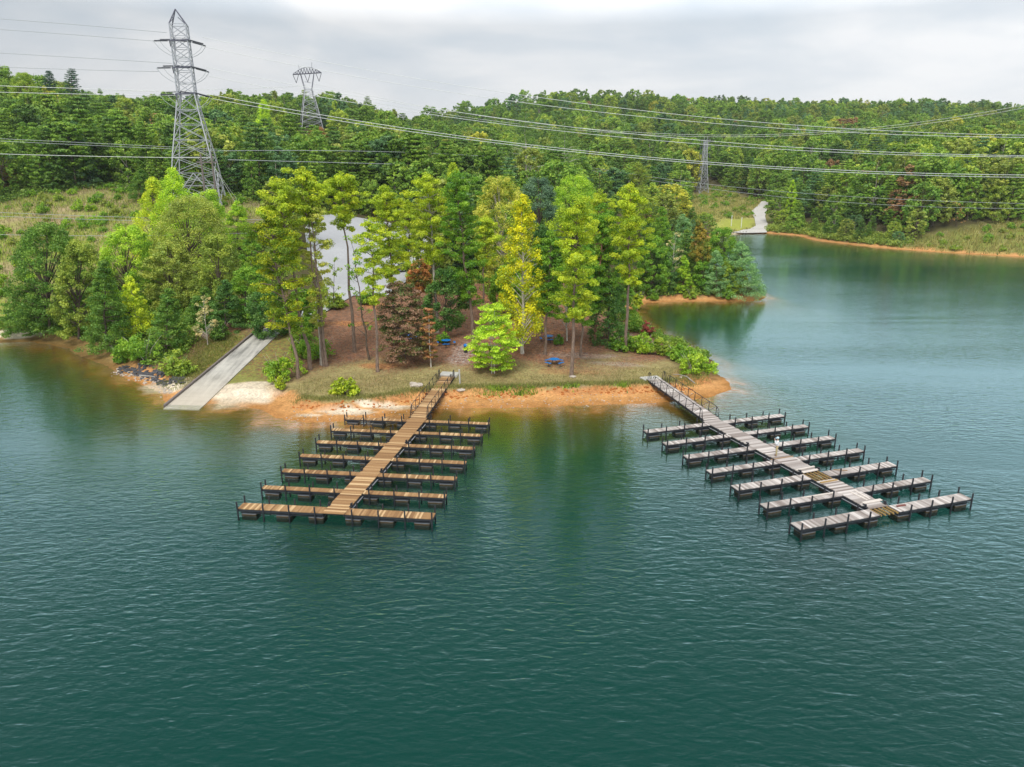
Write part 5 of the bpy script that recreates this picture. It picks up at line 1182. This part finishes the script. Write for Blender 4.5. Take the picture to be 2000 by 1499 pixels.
def zone(px,py,x,y):
    if lefthill_(x,y): 
        base='on the left hillside'
        return base+(' below the pylon cables' if py>235 else ' near the skyline')
    if x<-15 and y<330: return 'in the wood behind the grey lot'
    if head_(x,y): return 'on the wooded headland'
    if y<330 and x<62: return 'in the wood behind the shore pines'
    if y>=560: return 'on the distant ridge'
    if x>100 and y<330: return 'on the far right bank'
    if x>62: return 'in the far wood around the slim pylon'
    return 'in the middle valley below the cables'
lefthill_=lambda x,y:x<-62 and y<345
head_=lambda x,y:18<x<64 and y<260
for i in chosen:
    x,y=G[i]; z=GZ[i]; pine=isp[i]; st=stand[i]; u=RNG.random()
    if pine: k=int(RNG.integers(0,5)); nm=('dark' if u<.30 else 'mid' if u<.72 else 'green' if u<.86 else 'blue')
    else: k=int(RNG.integers(0,5)); nm=('mid' if u<.24 else 'green' if u<.56 else 'olive' if u<.74 else 'light' if u<.87 else 'blue' if u<.95 else 'yellow' if u<.982 else 'rust')
    if lefthill[i] and not pine and GZ[i]>40: nm='light' if u<.5 else 'yellow' if u<.75 else 'green'
    cm,tb,h,Rd=(PRB if pine else BRB)[k]; kd=(PINES if pine else BROAD)[k][0]
    nmk=KIND[kd]; s=TH_[i]/h; r=empty(nmk,(x,y,z),RNG.uniform(0,6.28),None,CAT[kd]); w=s*RNG.uniform(.9,1.5)*(1.12 if edge[i]<.8 else 1); r.scale=(w,w,s)
    key=(pine,k)
    if key not in made:
        t=tb.build('trunk','bark',r); c=link('crown',cm,None,r); made[key]=(t,c)
    else:
        t,c=[q.copy() for q in made[key]]
        for q in (t,c): C.objects.link(q); q.parent=r
    t.color=(*BARK['pine' if pine else ('pale' if RNG.random()<.3 else 'dark')],1); v=RNG.uniform(.85,1.15); c.color=(*[v*q for q in FOREST[nm]],1)
    px,py,dp=proj(x,y,z+TH_[i]*.7); r['group']='trees '+zone(px,py,x,y); ITEMS.append((r,px,dp,FW[nm]+(' '+{'pine_tree':'pine','conifer_tree':'conifer','broadleaf_tree':'tree'}[nmk]),zone(px,py,x,y),py))
NOUN=lambda it:''
WORD={}
zs=sorted(set(q[4] for q in ITEMS)); _fin=[]
for wh in zs:
    l=[q for q in ITEMS if q[4]==wh]
    _fin+=list(rows(l,5)) if len(l)>24 else (list(rows(l,3)) if len(l)>8 else l)
spots(_fin)
for q in _fin: q[0]['label']=' '.join(q[0]['label'].split())
# everything beyond those: one wood, instanced
rest=np.setdiff1d(np.arange(len(G)),np.array(chosen,int))
pm=bpy.data.meshes.new('wood_points'); pm.vertices.add(len(rest)); pm.vertices.foreach_set('co',np.column_stack([G[rest],GZ[rest]]).astype(np.float32).ravel())
kk=np.where(isp[rest],0,5)+RNG.integers(0,5,len(rest)); base_h=np.array([a[1] for a in PINES+BROAD]); sc=TH_[rest]/base_h[kk]
for n_,ty,v in (('k','INT',kk.astype(np.int32)),('sc','FLOAT',sc.astype(np.float32)),('rot','FLOAT',RNG.uniform(0,6.28,len(rest)).astype(np.float32))):
    a=pm.attributes.new(n_,ty,'POINT'); a.data.foreach_set('value',v)
wood=link('distant_wood',pm,M['leaf_far']); tag(wood,"mass of green trees covering the hills behind the nearer trees",'wood',kind='stuff')
ng=bpy.data.node_groups.new('scatter','GeometryNodeTree'); ng.interface.new_socket('Geometry',in_out='INPUT',socket_type='NodeSocketGeometry'); ng.interface.new_socket('Geometry',in_out='OUTPUT',socket_type='NodeSocketGeometry')
gi=ng.nodes.new('NodeGroupInput'); go_=ng.nodes.new('NodeGroupOutput'); iop=ng.nodes.new('GeometryNodeInstanceOnPoints'); jn=ng.nodes.new('GeometryNodeGeometryToInstance'); smt=ng.nodes.new('GeometryNodeSetMaterial'); smt.inputs['Material'].default_value=M['leaf_far']
ob=[made.get((p,k)) for p in (True,False) for k in range(5)]
for o_ in reversed([q[1] if q else next(v for v in made.values())[1] for q in ob]):
    oi=ng.nodes.new('GeometryNodeObjectInfo'); oi.inputs['Object'].default_value=o_; sm_=ng.nodes.new('GeometryNodeSetMaterial'); sm_.inputs['Material'].default_value=M['leaf_far']
    ng.links.new(oi.outputs['Geometry'],sm_.inputs['Geometry']); ng.links.new(sm_.outputs[0],jn.inputs[0])
def attr(n_,ty):
    a=ng.nodes.new('GeometryNodeInputNamedAttribute'); a.data_type=ty; a.inputs[0].default_value=n_; return a.outputs[0]
cx=ng.nodes.new('ShaderNodeCombineXYZ'); ng.links.new(attr('rot','FLOAT'),cx.inputs[2])
ng.links.new(gi.outputs[0],iop.inputs['Points']); ng.links.new(jn.outputs[0],iop.inputs['Instance']); iop.inputs['Pick Instance'].default_value=True
ng.links.new(attr('k','INT'),iop.inputs['Instance Index']); ng.links.new(cx.outputs[0],iop.inputs['Rotation']); ng.links.new(attr('sc','FLOAT'),iop.inputs['Scale']); ng.links.new(iop.outputs[0],go_.inputs[0])
wood.modifiers.new('scatter','NODES').node_group=ng
print('wood',len(G),'individual',len(chosen),n_p,n_b,'rest',len(rest))
# ---------------------------------------------------------------- low growth
def tufts(name,label,pts,n,h,mat_col,w=.06,spread=.35):
    rng=np.random.default_rng(len(name)); V=[];
    P=np.array(pts); q=rng.integers(0,len(P),n); xy=P[q]+rng.normal(size=(n,2))*spread; z,_=ground_at(xy); ok=z>.12; xy,z=xy[ok],z[ok]; n=len(z)
    a=rng.random(n)*6.283; hh=h*rng.uniform(.5,1.3,n); lx=rng.normal(size=(n,2))*.35*hh[:,None]; d=np.stack([np.cos(a),np.sin(a)],1)*w/2
    V=np.stack([np.column_stack([xy-d,z-.03]),np.column_stack([xy+d,z-.03]),np.column_stack([xy+d*.4+lx,z+hh]),np.column_stack([xy-d*.4+lx,z+hh])],1).reshape(-1,3)
    me=npmesh(name,V,np.arange(n*4).reshape(n,4),rng.random(n)); me.materials.append(M['leaf']); o=link(name,me,None); o.color=(*mat_col,1); tag(o,label,'grass',kind='stuff'); return o
bankp=[(x,y) for x in np.arange(-24,24,.25) for y in (np.interp(x,SHORE[20:34,0],SHORE[20:34,1])+5.0,)]
tufts('bank_grass',"ragged grass fringe along the top of the orange bank",bankp,9000,.30,(.30,.31,.09),.05,.45)
greenp=[(x,np.interp(x,SHORE[20:34,0],SHORE[20:34,1])+4.2) for x in list(np.arange(-3,-.5,.2))+list(np.arange(.3,2.6,.2))+list(np.arange(6.4,7.5,.2))+list(np.arange(12.6,13.6,.2))]
tufts('bank_weeds',"bright green weeds on the edge of the orange bank",greenp,700,.32,(.24,.38,.04),.14,.40)
def areag(poly,step):
    P=np.array(poly); lo,hi=P.min(0),P.max(0); g=np.stack(np.meshgrid(np.arange(lo[0],hi[0],step),np.arange(lo[1],hi[1],step)),-1).reshape(-1,2); return g[inpoly(g,poly)]
tufts('hill_grass',"tall dry grass over the left hillside clearing",areag(HILL,1.2),30000,.7,(.42,.35,.19),.12,.8)
tufts('hill_weeds',"green weeds among the dry grass of the left hillside",np.array([q_ for q_ in areag(HILL,1.5) if wave2(np.array([q_[0]]),np.array([q_[1]]),.2)[0]>-.15]),16000,.7,(.30,.40,.05),.2,.9)
tufts('clearing_grass',"rough grass in the far clearing",np.array([q for q in areag(CLEAR,2.) if not inpoly([q],TRACK)[0] and not inpoly([q],FARGRASS)[0]]),16000,1.0,(.46,.45,.14),.3,.7)
tufts('far_bank_grass',"rough yellow grass on the far right bank",areag(BANK,2.),16000,1.0,(.33,.31,.09),.25,1.2)
tufts('lawn_grass',"thin mown grass beside the boat ramp",areag([(-43,82),(-38.5,80),(-37.4,97),(-44,98)],.6),9000,.22,(.22,.25,.05),.05,.35)
tufts('park_grass',"patchy lawn between the bank and the leaf litter",areag([(-26,77),(-15,77),(-6,78.5),(4,79.5),(12,80),(22,81.5),(24,88),(14,86),(4,83),(-10,83.5),(-24,82)],.6),14000,.16,(.36,.33,.13),.05,.4)
tufts('leaf_litter',"fallen brown leaves under the picnic grove trees",areag([(-27,84),(-4,84),(6,83),(16,86),(20,92),(16,112),(-8,126),(-22,112),(-28,96)],.8),16000,.05,(.42,.21,.11),.2,.5)

# tangled undergrowth at the feet of the woods and along the wooded shores
rng=np.random.default_rng(77)
def under(name,label,cand,n,r0,r1,leaf,col,nl=34):
    z,sd=ground_at(cand); ok=(sd>.8)
    for pl in (HILL,CLEAR,BANK,LOT,TRACK,FARGRASS): ok&=~inpoly(cand,pl)
    ok&=np.abs((cand-RAMP_A)@_rn)>6.5
    c=cand[ok]; zz=z[ok]; k=rng.permutation(len(c))[:n]; c,zz=c[k],zz[k]; r=rng.uniform(r0,r1,len(c))
    V,F,T=leaves(np.column_stack([c,zz+r*.45]),np.column_stack([r,r,r*.75]),nl,leaf,1.6,rng,.5); me=npmesh(name,V,F,T); me.materials.append(M['leaf']); o=link(name,me,None); o.color=(*col,1); tag(o,label,'undergrowth',kind='stuff')
def band(x0,x1,y0,y1,n,a,b_):
    q=np.column_stack([rng.uniform(x0,x1,n),rng.uniform(y0,y1,n)]); d=seg_dist(q); return q[(d>a)&(d<b_)]
under('far_undergrowth',"low green undergrowth along the far wooded shore",band(105,240,190,345,60000,2.4,11),1500,.8,1.9,.55,(.30,.40,.06))
under('headland_undergrowth',"low green undergrowth on the headland",band(19,64,108,240,30000,2.4,16),900,.5,1.3,.38,(.24,.36,.05))
under('left_undergrowth',"low green undergrowth beneath the trees on the left shore",band(-100,-44,88,150,40000,3.0,24),900,.5,1.25,.36,(.20,.33,.035))
q=np.column_stack([rng.uniform(-55,20,9000),rng.uniform(117,225,9000)]); q=q[soft(q,LOT,5.)+soft(q,ROAD,5.)<.02]
under('grove_undergrowth',"low green undergrowth around the grey lot",q,2000,.4,1.1,.36,(.28,.40,.05))
under('cove_undergrowth',"low green growth between the hedge and the cove",band(19,28,87,128,9000,.9,4.5),220,.4,.9,.3,(.24,.38,.04),60)
e=[]; 
for a_,b_ in zip(HILL[:11],HILL[1:12]): e.append(np.array(a_)+rng.random((900,1))*(np.array(b_)-np.array(a_))+rng.normal(size=(900,2))*2.2+np.array((0,2.0)))
under('wood_edge_undergrowth',"low green undergrowth where the hillside wood meets the dry grass",np.vstack(e),900,.8,1.8,.5,(.20,.33,.05))
# ---------------------------------------------------------------- the air
m,t,o=newmat('haze'); pv=N(t,'ShaderNodeVolumePrincipled',_in={'Color':(.80,.88,.97,1),'Density':.00011,'Anisotropy':.2}); L(t,pv.outputs[0],o.inputs['Volume'])
b=MB(); b.box((0,1900,56),(5600,4900,134)); hz=b.build('haze',m); tag(hz,kind='stuff')
